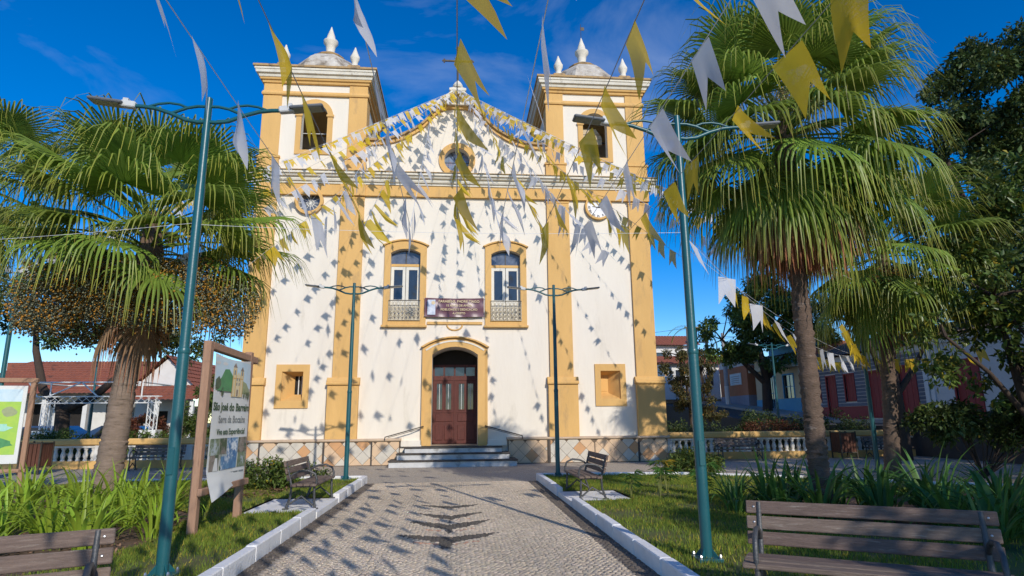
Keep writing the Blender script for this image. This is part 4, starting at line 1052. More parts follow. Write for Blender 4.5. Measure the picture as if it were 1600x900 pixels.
p1, d1 = palm('large fan palm with hanging fruit on the left bed', (-6.2, -11.4, BZ), (-5.95, -11.3, 5.05), .225, .18, 44, 1.36, K['bark_palm'], dead=3, seed=11, els=(84, 2))
p2, d2 = palm('tall fan palm with a brown dead-leaf skirt right of the path', (5.75, -14.0, BZ), (5.75, -14.0, 6.35), .145, .13, 66, 1.24, K['bark_palm_dark'], dead=34, seed=5, els=(82, -46))
p3, d3 = palm('smaller fan palm behind the tall right palm', (10.6, -8.9, BZ), (11.1, -8.9, 5.7), .17, .14, 46, 1.25, K['bark_palm_dark'], dead=5, seed=23, els=(80, -46))
p4, d4 = palm('fan palm cut off by the left edge, behind the near one', (-12.0, -8.4, BZ), (-12.0, -8.3, 7.3), .26, .2, 36, 1.3, K['bark_palm'], dead=4, seed=31, els=(80, -46))
# fruit panicles
K['berry'] = material('blue_black_berry', (.055, .07, .05), (.12, .11, .06), 30, .5, attr=True)
def fruit_mesh(seed, n=1500, L_=1.0):
    rng = np.random.RandomState(seed)
    # berries spread through a drooping plume
    s_ = rng.rand(n)**.7; a = rng.uniform(0, 2*np.pi, n); rr = (.16+.42*np.sin(np.pi*np.clip(s_*.95, 0, 1)))*np.sqrt(rng.rand(n))
    cx = .55*s_; cz = -.15-.95*s_**1.3
    c = np.stack([cx+rr*np.cos(a), rr*np.sin(a), cz+rng.normal(0, .05, n)], 1)*L_
    r_ = rng.uniform(.010, .018, n)
    O = np.array([(1, 0, 0), (-1, 0, 0), (0, 1, 0), (0, -1, 0), (0, 0, 1), (0, 0, -1)], float)
    Fo = np.array([(0, 2, 4), (2, 1, 4), (1, 3, 4), (3, 0, 4), (2, 0, 5), (1, 2, 5), (3, 1, 5), (0, 3, 5)])
    V = (c[:, None, :]+O[None]*r_[:, None, None]).reshape(-1, 3); F = (np.arange(n)[:, None, None]*6+Fo[None]).reshape(-1, 3)
    C = np.ones((n, 3)); o = rng.rand(n) < .22+.3*(np.sin(c[:, 0]*9+c[:, 1]*7) > .6); C[o] = (5.0, 2.3, .5); C[~o] *= rng.uniform(.9, 2.6, ((~o).sum(), 1))
    C = np.repeat(C, 6, 0)
    # stalks
    m = 160; i = rng.randint(0, n, m); p0 = np.stack([c[i, 0]*.45, c[i, 1]*.25, c[i, 2]*.55+.02], 1); p1_ = c[i]
    w = .006; side = np.stack([-(p1_-p0)[:, 1], (p1_-p0)[:, 0], np.zeros(m)], 1); side = side/(np.linalg.norm(side, axis=1)[:, None]+1e-6)*w
    SV = np.stack([p0-side, p0+side, p1_], 1).reshape(-1, 3); SF = np.arange(m*3).reshape(-1, 3)+len(V)
    V = np.concatenate([V, SV]); F = np.concatenate([F, SF]); C = np.concatenate([C, np.tile(np.array([[5.5, 2.8, .7]]), (m*3, 1))])
    return mesh_np('fruit_cluster', V, F, K['berry'], C)
FRM = [fruit_mesh(s, 2600) for s in (1, 2, 3)]
rg = random.Random(3)
for i, (az, sc, dz, dist) in enumerate(((190, 1.5, -.15, .9), (222, 1.45, -.25, .75), (250, 1.1, -.45, .25), (292, 1.2, -.45, .35), (325, 1.45, -.25, .75), (355, 1.5, -.15, .9), (160, 1.5, -.3, .6), (95, 1.2, -.4, .2))):
    obj('fruit_cluster', FRM[i % 3], p1, d1+Vector((dist*math.cos(R(az)), dist*math.sin(R(az)), dz)), (0, 0, R(az)), (sc, sc, sc))
K['bloom'] = material('palm_blossom', (.62, .50, .22), (.5, .42, .2), 10, .8, attr=True)
bl = fruit_mesh(9, 900); bl.materials.clear(); bl.materials.append(K['bloom']); A = bl.attributes['tint']
for d_ in A.data: d_.color = (1, 1, 1, 1)
obj('flower_spray', bl, p2, d2+Vector((-.15, -.3, 1.15)), (0, 0, R(250)), (.9, .9, .9))
obj('flower_spray', bl, p2, d2+Vector((.1, -.35, .9)), (0, 0, R(285)), (.7, .7, .7))
for az in (250, 300): obj('fruit_cluster', FRM[0], p3, d3+Vector((0, 0, -.2)), (0, 0, R(az)), (.9, .9, .9))

# ------------------------------------------------------------------ broadleaf trees and shrubs
K['bark'] = material('tree_bark', (.085, .06, .045), (.05, .036, .028), 6, .95, stretch=(1, 1, .35), bump=.9, bscale=22)
K['leaf_dark'] = material('dark_leaf', (.085, .12, .03), (.055, .085, .023), 3, .5, spec=.35, transl=.25, attr=True)
K['leaf_mid'] = material('mid_green_leaf', (.125, .18, .036), (.09, .135, .03), 3, .5, spec=.35, transl=.3, attr=True)
K['leaf_near'] = material('glossy_leaf', (.12, .175, .036), (.08, .125, .028), 3, .38, spec=.45, transl=.3, attr=True)
K['leaf_red'] = material('red_bush_leaf', (.20, .045, .03), (.10, .07, .03), 3, .5, transl=.3, attr=True)
K['leaf_brown'] = material('olive_brown_leaf', (.13, .12, .045), (.09, .085, .03), 3, .6, transl=.3, attr=True)
def leaves(blobs, n, size, seed, clumps=60, tight=.28, yellow=.03):
    rng = np.random.RandomState(seed); blobs = np.array(blobs, float)     # cx cy cz rx ry rz
    vol = blobs[:, 3]*blobs[:, 4]*blobs[:, 5]; cen = []; rad = []
    for b, v in zip(blobs, vol/vol.sum()):
        k = max(4, int(clumps*v)); u = rng.normal(size=(k, 3)); u /= np.linalg.norm(u, axis=1)[:, None]
        rr = rng.uniform(.35, 1.0, k)**.5
        cen.append(b[:3]+u*b[3:]*rr[:, None]); rad.append(np.full(k, tight*b[3:].mean())*rng.uniform(.6, 1.3, k))
    cen = np.concatenate(cen); rad = np.concatenate(rad); k = len(cen); w = rad**2; w /= w.sum()
    ci = rng.choice(k, n, p=w); u = rng.normal(size=(n, 3)); u /= np.linalg.norm(u, axis=1)[:, None]
    pos = cen[ci]+u*(rad[ci]*rng.rand(n)**.45)[:, None]*np.array([1, 1, .8])
    # leaf frame
    d = u*.6+rng.normal(size=(n, 3))*.7; d[:, 2] -= .35; d /= np.linalg.norm(d, axis=1)[:, None]
    up = np.tile([0, 0, 1.0], (n, 1))+rng.normal(size=(n, 3))*.5; s = np.cross(d, up); s /= np.linalg.norm(s, axis=1)[:, None]+1e-9; nn = np.cross(s, d)
    L_ = size*rng.uniform(.6, 1.25, n); W = L_*.24
    V = np.stack([pos, pos+d*(L_*.5)[:, None]+s*W[:, None]+nn*(W*.35)[:, None], pos+d*L_[:, None]-nn*(W*.5)[:, None], pos+d*(L_*.5)[:, None]-s*W[:, None]+nn*(W*.35)[:, None]], 1)
    F = (np.arange(n)[:, None, None]*4+np.array([[0, 1, 2], [0, 2, 3]])[None]).reshape(-1, 3)
    g = rng.uniform(.65, 1.35, n)*rng.uniform(.75, 1.25, k)[ci]; C = np.stack([g*rng.uniform(.85, 1.2, n), g, g*rng.uniform(.8, 1.1, n)], 1)
    yl = rng.rand(n) < yellow; C[yl] *= np.array([3.5, 2.0, 1.0])
    return V.reshape(-1, 3), F, np.repeat(C, 4, 0), cen
def tree(name, label, cat, base, limbs, blobs, n, size, mat, seed, clumps=60, tight=.28, yellow=.03, twigs=14, bark='bark', group=None):
    t = empty(name, base); tag(t, label, cat, group)
    V, F, C, cen = leaves(blobs, n, size, seed, clumps, tight, yellow)
    obj('crown' if limbs else 'foliage', mesh_np('crown', V, F, K[mat], C), t)
    rg = random.Random(seed)
    mb = MB()
    for pts, r_ in limbs: mb.tube(pts, r_, 9)
    ends = [Vector(p[-1]) for p, _ in limbs] or [Vector((0, 0, 0))]
    for i in range(twigs):
        c = Vector(cen[rg.randrange(len(cen))]); e = min(ends, key=lambda q: (q-c).length)
        m_ = e.lerp(c, .5)+Vector((rg.uniform(-.2, .2), rg.uniform(-.2, .2), rg.uniform(0, .3)))*((c-e).length*.3)
        r0 = .035 if limbs else .012
        mb.tube([e, m_, c], [r0*1.4, r0, r0*.4], 5)
    if mb.v: mb.build('trunk' if limbs else 'stems', K[bark], t, 60)
    return t
# big dark tree at the right edge
tree('broadleaf_tree', 'huge dark tree filling the right edge of the picture', 'tree', (26.5, 3, 0),
     [([(0, 0, 0), (-.2, 0, 3), (-.5, .2, 6.5), (-1.5, 0, 10), (-2.5, 0, 14)], [.55, .45, .38, .25, .12]), ([(-.4, .1, 6), (1.5, 0, 9), (3, 0, 15)], [.3, .22, .1]), ([(-.3, .1, 5), (-2, -.5, 7.5), (-3.5, -.8, 9)], [.25, .18, .08])],
     [(-1.5, 0, 15.8, 2.4, 2.6, 2.6), (2.5, 0, 17.5, 3.8, 3.5, 4.5), (-2.6, -.3, 11.5, 2.2, 2.8, 3.0), (1.5, 0, 11.5, 3.6, 3.2, 3.5), (-3.0, -.6, 7.6, 2.0, 2.4, 2.4), (1, -.5, 6.5, 3.6, 2.8, 2.6), (5, 0, 9, 3, 3, 4)], 60000, .30, 'leaf_dark', 1, 260, .22, .01, 40)
# nearer glossy tree, hanging branches right
tree('small_tree', 'leafy small tree with glossy leaves hanging in at the right edge', 'tree', (12.9, -10.4, BZ),
     [([(0, 0, 0), (.1, 0, 1.2), (0, .1, 2.6), (-.3, 0, 4.2)], [.13, .11, .09, .05]), ([(.05, 0, 1.4), (-.9, -.2, 2.4), (-1.9, -.3, 3.2)], [.07, .05, .03]), ([(0, 0, 2.2), (.9, .1, 3.4), (1.6, 0, 4.6)], [.07, .05, .03])],
     [(-.2, 0, 4.6, 1.5, 1.4, 1.0), (.9, 0, 3.6, 1.6, 1.4, 1.3), (-1.6, -.2, 3.0, 1.1, 1.0, .9), (-.4, -.2, 2.2, 1.3, 1.1, .8), (.9, -.3, 2.2, 1.3, 1.1, .9), (-2.1, -.2, 4.0, .7, .7, .45), (.6, .8, 5.9, 1.5, 1.3, 1.1), (2.0, .5, 6.9, 1.7, 1.5, 1.2), (3.2, .5, 5.2, 1.5, 1.4, 1.4)], 15000, .19, 'leaf_near', 2, 200, .24, .05, 26)
tree('shrub', 'dark dense shrub on bare stems at the right edge, under the glossy tree', 'shrub', (12.7, -9.2, BZ), [], [(-.9, 0, 1.35, 1.0, .8, .5), (.5, 0, 1.45, 1.2, .8, .6), (1.8, 0, 1.4, 1.2, .9, .6)], 9000, .15, 'leaf_dark', 3, 80, .3, .01, 34)
# round tree behind, right of the church
tree('broadleaf_tree', 'rounded dark green tree beyond the street, right of the church', 'tree', (22.6, 20.5, 2.0),
     [([(0, 0, 0), (.1, 0, 2.5), (-.3, 0, 5)], [.35, .3, .2]), ([(0, 0, 2.2), (1.8, 0, 4), (3, 0, 6)], [.22, .16, .08]), ([(0, 0, 2.0), (-1.8, 0, 3.8), (-3, 0, 5.2)], [.22, .16, .08])],
     [(-2.6, 0, 5.6, 2.2, 2.5, 2.0), (.2, 0, 7.8, 2.8, 2.8, 2.3), (2.8, 0, 6.6, 2.4, 2.5, 2.2), (.3, -.8, 4.6, 3.4, 2.2, 1.6), (4.2, 0, 4.4, 1.7, 2, 1.6)], 22000, .30, 'leaf_mid', 4, 150, .24, .01, 30)
tree('broadleaf_tree', 'dark branching tree standing behind the right lamp and bin', 'tree', (16.4, -1.6, 0),
     [([(0, 0, 0), (.02, 0, 1.4), (-.05, 0, 2.6)], [.24, .20, .18]), ([(-.05, 0, 2.5), (-.6, 0, 3.4), (-1.0, 0, 4.8)], [.14, .11, .06]), ([(0, 0, 2.5), (.1, .1, 3.6), (.2, 0, 5.2)], [.13, .10, .06]), ([(.02, 0, 2.4), (.8, 0, 3.3), (1.5, 0, 4.4)], [.13, .10, .06])],
     [(-.9, 0, 5.9, 1.4, 1.4, 1.0), (.7, 0, 6.2, 1.6, 1.4, 1.1), (2.0, 0, 5.4, 1.3, 1.3, 1.0)], 9000, .2, 'leaf_dark', 6, 70, .28, .02, 24)
tree('climber_bush', 'olive brown creeper-covered bush beside the church corner', 'shrub', (14.2, 13.5, 1.0), [([(0, 0, 0), (-.1, 0, 2), (-.5, 0, 4.3)], [.12, .09, .04]), ([(.2, 0, 0), (.5, 0, 2.2), (.7, 0, 4.2)], [.1, .07, .03])],
     [(-.6, 0, 3.6, 1.1, 1, 1.2), (.7, 0, 3.4, .9, .9, 1.3), (0, -.2, 1.8, 1.3, 1, 1.2), (1.4, 0, 1.2, 1, 1, .9)], 9000, .16, 'leaf_brown', 7, 80, .26, .06, 20)
# left background
tree('broadleaf_tree', 'dark forked tree behind the left balustrade, in front of the red roof', 'tree', (-16.3, 4.2, 0),
     [([(0, 0, 0), (.05, 0, 1.4), (0, 0, 2.2)], [.32, .28, .26]), ([(0, 0, 2.1), (-.9, 0, 3.0), (-1.4, 0, 4.6), (-1.6, 0, 6)], [.2, .17, .13, .08]), ([(0, 0, 2.1), (1.2, 0, 2.7), (2.1, 0, 3.6), (2.5, .2, 5.4)], [.2, .17, .14, .08])],
     [(-1.4, 0, 6.4, 2.2, 2, 1.5), (2.2, 0, 6.2, 2.4, 2, 1.5), (.5, 0, 7.6, 2.6, 2, 1.5), (4.4, .5, 5.6, 1.6, 1.6, 1.3)], 15000, .22, 'leaf_dark', 8, 100, .26, .02, 26)
tree('shrub', 'bright green bush between the left sign board and the church corner', 'shrub', (-10.2, 3.2, 0), [], [(0, 0, 1.9, .9, .8, 1.1), (.3, 0, 3.0, .6, .6, .7), (-.9, 0, 1.0, .8, .7, .8)], 6000, .13, 'leaf_mid', 9, 60, .3, .02, 12)
tree('hedge', 'green hedge behind the left balustrade', 'hedge', (-15, 2.4, 0), [], [(x, 0, .85, 1.1, .5, .5) for x in np.arange(-5, 4.5, 1.2)], 12000, .10, 'leaf_mid', 10, 140, .35, .02, 10)
tree('flowering_bush', 'red-leaved bush beside the white gable house', 'shrub', (-12.6, 3.6, 0), [], [(0, 0, 1.35, .9, .5, .5), (1.0, 0, 1.2, .6, .5, .45)], 5000, .10, 'leaf_red', 11, 60, .3, .0, 10)
tree('hedge', 'dark hedge behind the right balustrade beside the church', 'hedge', (12.5, 3.2, 0), [], [(x, 0, .9+.15*math.sin(x*2), 1.1, .7, .8) for x in np.arange(-3.4, 5.6, 1.1)], 15000, .11, 'leaf_dark', 12, 140, .35, .02, 10)
tree('flowering_bush', 'reddish bush among the dark hedge right of the church', 'shrub', (13.6, 2.3, 0), [], [(0, 0, 1.05, 1.6, .4, .35)], 2500, .09, 'leaf_red', 13, 40, .3, .0, 6)
tree('shrub', 'low round bush on the lawn by the church corner', 'shrub', (6.75, -5.9, 0), [], [(0, 0, .36, .75, .6, .36)], 4500, .09, 'leaf_mid', 14, 60, .35, .02, 6)
tree('shrub', 'low leafy bush beside the left side bench', 'shrub', (-4.3, -8.6, BZ), [], [(0, 0, .3, .8, .6, .32), (.9, .3, .24, .5, .4, .25)], 5000, .09, 'leaf_mid', 15, 60, .35, .04, 6)
# shade trees standing behind the photographer's right shoulder
for i, (x, y, h, rr, lb) in enumerate(((8.6, -25.5, 4.6, 2.1, 'spreading tree behind the front right bench, outside the frame'), (13.2, -20.0, 4.2, 2.3, 'spreading tree right of the flower bed, outside the frame'), (18.5, -15.5, 5.0, 2.6, 'spreading tree right of the small palm, outside the frame'), (25, -8.5, 6.0, 3.0, 'spreading tree beside the street, outside the frame'), (19.2, -10.2, 5.6, 2.5, 'spreading tree beyond the glossy tree, outside the frame'))):
    tree('broadleaf_tree', lb, 'tree', (x, y, 0), [([(0, 0, 0), (.1, 0, h*.45), (-.1, 0, h)], [.26, .2, .1])], [(-rr*.5, 0, h, rr, rr, rr*.6), (rr*.6, .3, h+.6, rr, rr, rr*.6), (0, rr*.5, h+1.2, rr*.8, rr*.8, rr*.5)], 7000, .26, 'leaf_mid', 40+i, 60, .30, .02, 12, group='shade trees outside the frame')

# feathery palm far behind
def feather_palm():
    t = empty('palm_tree', (18.3, 22.5, 2)); tag(t, 'small feathery palm far off beside the church corner', 'palm tree')
    obj('trunk', trunk_mesh([(0, 0, -.3), (0, 0, 2.5), (.1, 0, 6.3)], [.16, .13, .10], K['bark_palm'], .12, 3, 10), t)
    rg = random.Random(8)
    for v in range(16):
        mb = MB(); V = []; F = []; el = R(rg.uniform(-10, 75)); p = Vector((0, 0, 0)); e = el
        for i in range(12):
            e -= R(9); q = p+Vector((math.cos(e), 0, math.sin(e)))*.21
            for s in (-1, 1):
                for u in (0, .5):
                    c = p.lerp(q, u); b = len(V); tip = c+Vector((.12, s*.34*(1-.04*i), -.22)); V += [c, c+Vector((.04, 0, 0)), tip]; F.append((b, b+1, b+2))
            p = q
        me = mesh_np('frond', np.array([tuple(x) for x in V]), np.array(F), K['palm'], np.full((len(V), 3), .9))
        obj('frond', me, t, (.1, 0, 6.3), (0, 0, rg.uniform(0, 6.28)))
feather_palm()

# ------------------------------------------------------------------ strap-leaved lilies
def strap_mesh(seed, L_, w0, bend, mat):
    rg = random.Random(seed); V = []; n = 7; p = Vector((0, 0, 0)); e = R(rg.uniform(76, 89)); F = []; tws = rg.uniform(-.5, .5)
    for i in range(n+1):
        t = i/n; w = w0*(.55+1.6*t if t < .3 else 1.03*(1-((t-.3)/.7)**1.8)+.02); a = tws*t
        s = Vector((0, math.cos(a), math.sin(a)*.5))
        nrm = Vector((-math.sin(e), 0, math.cos(e)))
        V += [p-s*w, p-nrm*w*.35, p+s*w]
        e -= bend*(.3+t)/n*2; p = p+Vector((math.cos(e), 0, math.sin(e)))*L_/n
    for i in range(n):
        b = i*3; F += [(b, b+1, b+4, b+3), (b+1, b+2, b+5, b+4)]
    mb = MB(); mb.add([tuple(v) for v in V], F); return mb.mesh('leaf', mat, 80)
SM = {}
for key in ('strap', 'strap_dark'):
    SM[key] = [strap_mesh(i, .72+.05*(i % 4), .022+.003*(i % 3), R(16+24*(i % 5)), K[key]) for i in range(10)]
def lily(label, x, y, h, n, key, group, seed, yellow=0):
    rg = random.Random(seed); t = empty('lily_clump', (x, y, BZ-.02)); tag(t, label, 'plant', group)
    for i in range(n):
        a = rg.uniform(0, 6.28); r_ = .14*math.sqrt(rg.random()); s = h*rg.uniform(.7, 1.15)
        o = obj('leaf', SM[key][rg.randrange(10)], t, (r_*math.cos(a), r_*math.sin(a), 0), (rg.uniform(-.1, .1), rg.uniform(-.12, .12), a+rg.uniform(-.6, .6)), (s, s*rg.uniform(.8, 1.2), s))
    return t
rg = random.Random(77)
LF = 'bright lily clumps in the left bed'
k = 0
for row, (lb, pts) in enumerate((
    ('bright green strap-leaved lily clump in the front row behind the left bench', [(-3.95, -14.55), (-4.35, -15.3), (-4.75, -15.1), (-5.05, -15.9), (-5.5, -15.6), (-5.95, -16.2), (-6.3, -15.7), (-4.15, -14.0), (-6.7, -15.3), (-4.7, -14.5), (-5.2, -14.9), (-5.8, -15.0)]),
    ('bright green strap-leaved lily clump around the left palm trunk', [(-4.3, -13.3), (-4.8, -13.6), (-5.3, -14.1), (-5.9, -14.3), (-6.5, -14.4), (-7.1, -14.6), (-7.7, -14.9), (-4.9, -12.7), (-5.5, -13.2), (-6.2, -13.4), (-6.9, -13.5), (-7.5, -13.8), (-8.1, -13.7), (-5.4, -12.2), (-6.0, -12.5), (-6.8, -12.5), (-7.5, -12.6), (-8.3, -12.6)]),
    ('bright green strap-leaved lily clump at the back of the left bed', [(-7.0, -11.2), (-7.8, -11.3), (-8.6, -11.6), (-9.3, -11.9), (-8.2, -10.2), (-9.2, -10.5), (-10.1, -10.9), (-9.9, -12.3), (-5.2, -11.0), (-7.2, -10.0)]))):
    for x, y in pts:
        k += 1; lily(lb, x+rg.uniform(-.12, .12), y+rg.uniform(-.12, .12), rg.uniform(.85, 1.15) if row else rg.uniform(.75, 1.0), rg.randint(28, 36), 'strap', LF, 100+k)
for j, (x, y, h, n) in enumerate([(4.75, -13.0, .9, 18), (5.15, -13.5, 1.2, 24), (5.3, -14.7, 1.15, 22), (5.7, -13.2, 1.1, 20), (6.1, -14.9, 1.0, 18), (6.55, -14.2, 1.25, 22), (6.9, -14.9, 1.35, 24), (7.4, -14.2, 1.1, 20), (7.5, -15.2, 1.0, 20), (6.3, -15.9, 1.05, 22), (6.75, -16.1, 1.15, 24), (7.2, -15.9, 1.1, 22), (8.1, -14.8, 1.1, 20), (8.7, -14.0, 1.1, 18), (4.55, -13.6, .85, 18), (5.0, -14.2, 1.0, 20), (6.2, -13.6, 1.1, 20), (9.3, -14.6, 1.1, 20), (8.6, -15.4, 1.1, 22), (7.9, -16.2, 1.1, 22), (5.9, -12.6, .9, 16), (8.0, -13.1, 1.0, 18), (7.0, -13.2, 1.0, 18), (6.2, -16.6, .9, 16)]):
    lily('deep green strap-leaved lily clump behind the front right bench' if y > -15.6 else 'deep green lily clump at the right end of the front right bench', x, y, h*1.12, int(n*1.5), 'strap_dark', 'deep green lily clumps in the right bed', 300+j)
# young fan plants on the right lawn
def young(label, x, y, n, h, yel, seed):
    rg = random.Random(seed); t = empty('young_palm', (x, y, BZ-.01)); tag(t, label, 'plant', 'young plants on the right lawn')
    for i in range(n):
        a = rg.uniform(0, 6.28); hh = h*rg.uniform(.5, 1.0); tip = Vector((math.cos(a)*.18*hh, math.sin(a)*.18*hh, hh))
        st_ = MB().tube([(0, 0, 0), tip*.5+Vector((0, 0, .05)), tip], [.008, .006, .004], 5).build('stem', K['petiole'], t)
        m = K['yellowleaf'] if i < yel else K['strap_dark']
        mb = MB()
        for q in range(9):
            b = a-1.4+2.8*q/8; d = Vector((math.cos(b), math.sin(b), rg.uniform(-.5, .3))).normalized(); s = Vector((-d.y, d.x, 0))*.014; L_ = rg.uniform(.16, .28)
            mb.add([tuple(tip), tuple(tip+d*L_*.5+s), tuple(tip+d*L_+Vector((0, 0, -.04))), tuple(tip+d*L_*.5-s)], [(0, 1, 2), (0, 2, 3)])
        mb.build('leaf_fan', m, st_)
young('low young fan plant with a yellow leaf beside the right lamp', 3.85, -11.9, 9, .75, 3, 1)
young('low young fan plant nearest the right side bench', 3.45, -11.4, 7, .5, 0, 2)
young('low young fan plant at the left end of the right lilies', 4.5, -12.4, 10, .7, 0, 3)
young('low young fan plant behind the right lamp', 4.2, -11.3, 8, .6, 0, 4)
# leaf litter on the soil
def litter(label, poly, n, seed, size=.05):
    rng = np.random.RandomState(seed); xs = [p[0] for p in poly]; ys_ = [p[1] for p in poly]
    x = rng.uniform(min(xs), max(xs), n); y = rng.uniform(min(ys_), max(ys_), n); ok = inside(x, y, poly); x = x[ok]; y = y[ok]; n = len(x)
    a = rng.uniform(0, 6.28, n); L_ = size*rng.uniform(.5, 1.4, n); d = np.stack([np.cos(a), np.sin(a), rng.normal(0, .3, n)], 1); s = np.stack([-np.sin(a), np.cos(a), rng.normal(0, .3, n)], 1)
    p = np.stack([x, y, BZ+rng.uniform(.0, .03, n)], 1)
    V = np.stack([p, p+d*(L_*.5)[:, None]+s*(L_*.25)[:, None], p+d*L_[:, None], p+d*(L_*.5)[:, None]-s*(L_*.25)[:, None]], 1).reshape(-1, 3)
    F = np.arange(n*4).reshape(-1, 4); g = rng.uniform(.5, 1.8, n); C = np.repeat(np.stack([g, g, g], 1), 4, 0)
    tag(obj('leaf_litter', mesh_np('leaf_litter', V, F, K['litter'], C)), label, 'leaves', kind='stuff')
litter('dry brown leaves on the soil of the left bed', [(-3.6, -16), (-3.6, -12.5), (-9, -10), (-9, -17), (-4.6, -18.5)], 5000, 5)
litter('pile of dry leaves beside the left side bench', [(-3.6, -10.3), (-3.6, -8.6), (-5.6, -8.4), (-5.8, -10.2)], 1800, 6, .08)
litter('scattered dry leaves on the right lawn', [(2.5, -19), (9, -19), (9, -12), (2.5, -8)], 500, 8, .04)
# ------------------------------------------------------------------ pennant strings
def pennant_mesh(seed, mat):
    rg = random.Random(seed); W = .125; H_ = .40; notch = .17; nx, nz = 6, 5; cr = rg.uniform(-.55, .55); sw = rg.uniform(-.05, .09)
    c1, c2, c3 = rg.uniform(-.015, .015), rg.uniform(.0, .03)*rg.choice((-1, 1)), rg.uniform(-.06, .06)
    V = []; F = []; pin = rg.uniform(.85, 1.1)
    for i in range(nx+1):
        u = -1+2*i/nx; bot = -(H_-notch*(1-abs(u)))
        for j in range(nz+1):
            t = j/nz; z = bot*t
            x = u*W*(1-(1-pin)*t)*math.cos(cr*t)+sw*t; y = abs(u)*W*math.sin(cr)*t+c2*math.sin(u*2.2+t*1.5)*t+c1*math.sin(t*4+u)
            V.append((x, y, z))
    for i in range(nx):
        for j in range(nz):
            a = i*(nz+1)+j; F.append((a, a+1, a+nz+2, a+nz+1))
    mb = MB(); mb.add(V, F); return mb.mesh('pennant', mat, 80)
PM = {'w': [pennant_mesh(i, K['flag_w']) for i in range(7)], 'y': [pennant_mesh(20+i, K['flag_y']) for i in range(7)]}
def sagline(A, B_, sag, n=24):
    A = Vector(A); B_ = Vector(B_)
    return [A.lerp(B_, i/n)+Vector((0, 0, -4*sag*(i/n)*(1-i/n))) for i in range(n+1)]
SCNT = 0
def bunting(label, pts, c, spacing, seed, start=.25, wind=.45, far=1.0, twist=.7, size=1.0, group='pennant strings fanning out from the church top'):
    rg = random.Random(seed); root = empty('pennant_string', pts[0]); tag(root, label, 'bunting', group); o0 = Vector(pts[0])
    P3 = [p-o0 for p in pts]
    MB().tube(P3, .0034, 4).build('string', K['cordw'] if c == 'w' else K['cord'], root)
    seg = [(b-a).length for a, b in zip(P3[:-1], P3[1:])]; tot = sum(seg); s = start
    while s < tot-.2:
        acc = 0
        for k, l in enumerate(seg):
            if acc+l >= s: break
            acc += l
        p = P3[k].lerp(P3[k+1], (s-acc)/l); T = (P3[k+1]-P3[k]).normalized()
        yw = rg.uniform(-twist, twist); T = (Matrix.Rotation(yw, 3, 'Z') @ T)
        if rg.random() < .5: T = -T
        w = wind*rg.uniform(.2, 1.5)
        D_ = Vector((w*.9+rg.uniform(-.15, .15), -.10+rg.uniform(-.25, .25), -1)).normalized()
        D_ = (D_-T*D_.dot(T)*.75).normalized(); Y_ = (-D_).cross(T).normalized(); Z_ = -D_; X_ = T
        # shear kept small: flag hangs from its top edge
        M_ = Matrix(((X_.x, Y_.x, Z_.x, p.x), (X_.y, Y_.y, Z_.y, p.y), (X_.z, Y_.z, Z_.z, p.z), (0, 0, 0, 1)))
        o = obj('pennant', PM[c][rg.randrange(7)], root); sc = rg.uniform(.9, 1.1)*size
        o.matrix_local = M_ @ Matrix.Scale(sc, 4)
        s += spacing*rg.uniform(.8, 1.25)*(far if (p+o0).y > -15.5 else 1)
    return root
near = [(-1.43, -3.2, 12.72, 'w', 'white pennant string overhead at the far left of the path'), (-.95, -2.1, 12.95, 'y', 'yellow pennant string overhead, second from the left'), (-.44, -1.1, 13.7, 'w', 'white pennant string overhead, left of the middle of the path'), (.09, -.1, 14.45, 'y', 'yellow pennant string running straight overhead to the church top'),
        (.57, .6, 14.25, 'w', 'white pennant string overhead, just right of the middle'), (1.08, 1.1, 13.7, 'y', 'yellow pennant string overhead crossing the right bell tower'), (1.54, 2.1, 12.95, 'w', 'white pennant string overhead crossing the right lamp arm'), (2.09, 3.2, 12.72, 'y', 'yellow pennant string overhead in front of the right palm')]
for i, (xw, xf, zf, c, lb) in enumerate(near):
    a = sagline((xw*1.02, -31.0, 4.35), (xw, -16.83, 3.74), .16, 18); b = sagline((xw, -16.83, 3.74), (xf, -.24, zf), .12, 26)
    bunting(lb, a+b[1:], c, .70, 50+i, start=.3+.11*i, far=1.9, twist=.25, wind=.5)
side = [(-16.5, -2.5, 5.6, 'y'), (-14.6, -4.9, 5.4, 'w'), (-12.2, -7.4, 5.0, 'y'), (-9.6, -9.6, 4.8, 'w'), (-7.2, -11.0, 4.5, 'y'), (-5.2, -12.2, 4.4, 'w'), (-3.6, -12.8, 4.2, 'y'),
        (3.0, -12.8, 4.4, 'w'), (4.4, -12.6, 4.5, 'y'), (6.0, -12.0, 4.6, 'w'), (7.8, -11.0, 4.7, 'y'), (9.5, -9.9, 4.8, 'w'), (11.1, -8.7, 4.9, 'y'), (12.8, -7.2, 5.0, 'w'), (14.3, -5.4, 5.2, 'y'), (15.6, -3.2, 5.6, 'w')]
for i, (x, y, z, c) in enumerate(side):
    nm = {'w': 'white', 'y': 'yellow'}[c]; sd = 'left' if x < 0 else 'right'
    k = [q for q in side if (q[0] < 0) == (x < 0) and q[3] == c]; k.sort(key=lambda q: abs(q[0])); n_ = len(k)
    od = {2: ['lower', 'upper'], 3: ['lowest', 'middle', 'outermost'], 4: ['lowest', 'second', 'third', 'outermost'], 5: ['lowest', 'second', 'third', 'fourth', 'outermost']}[n_][k.index((x, y, z, c))]
    bunting('%s pennant string from the church top out to the %s, %s of its colour there' % (nm, sd, od), sagline((.0, -.2, 14.95), (x, y, z), .12, 26), c, .50, 90+i, start=.2+.1*(i % 4), wind=.3, size=.82)
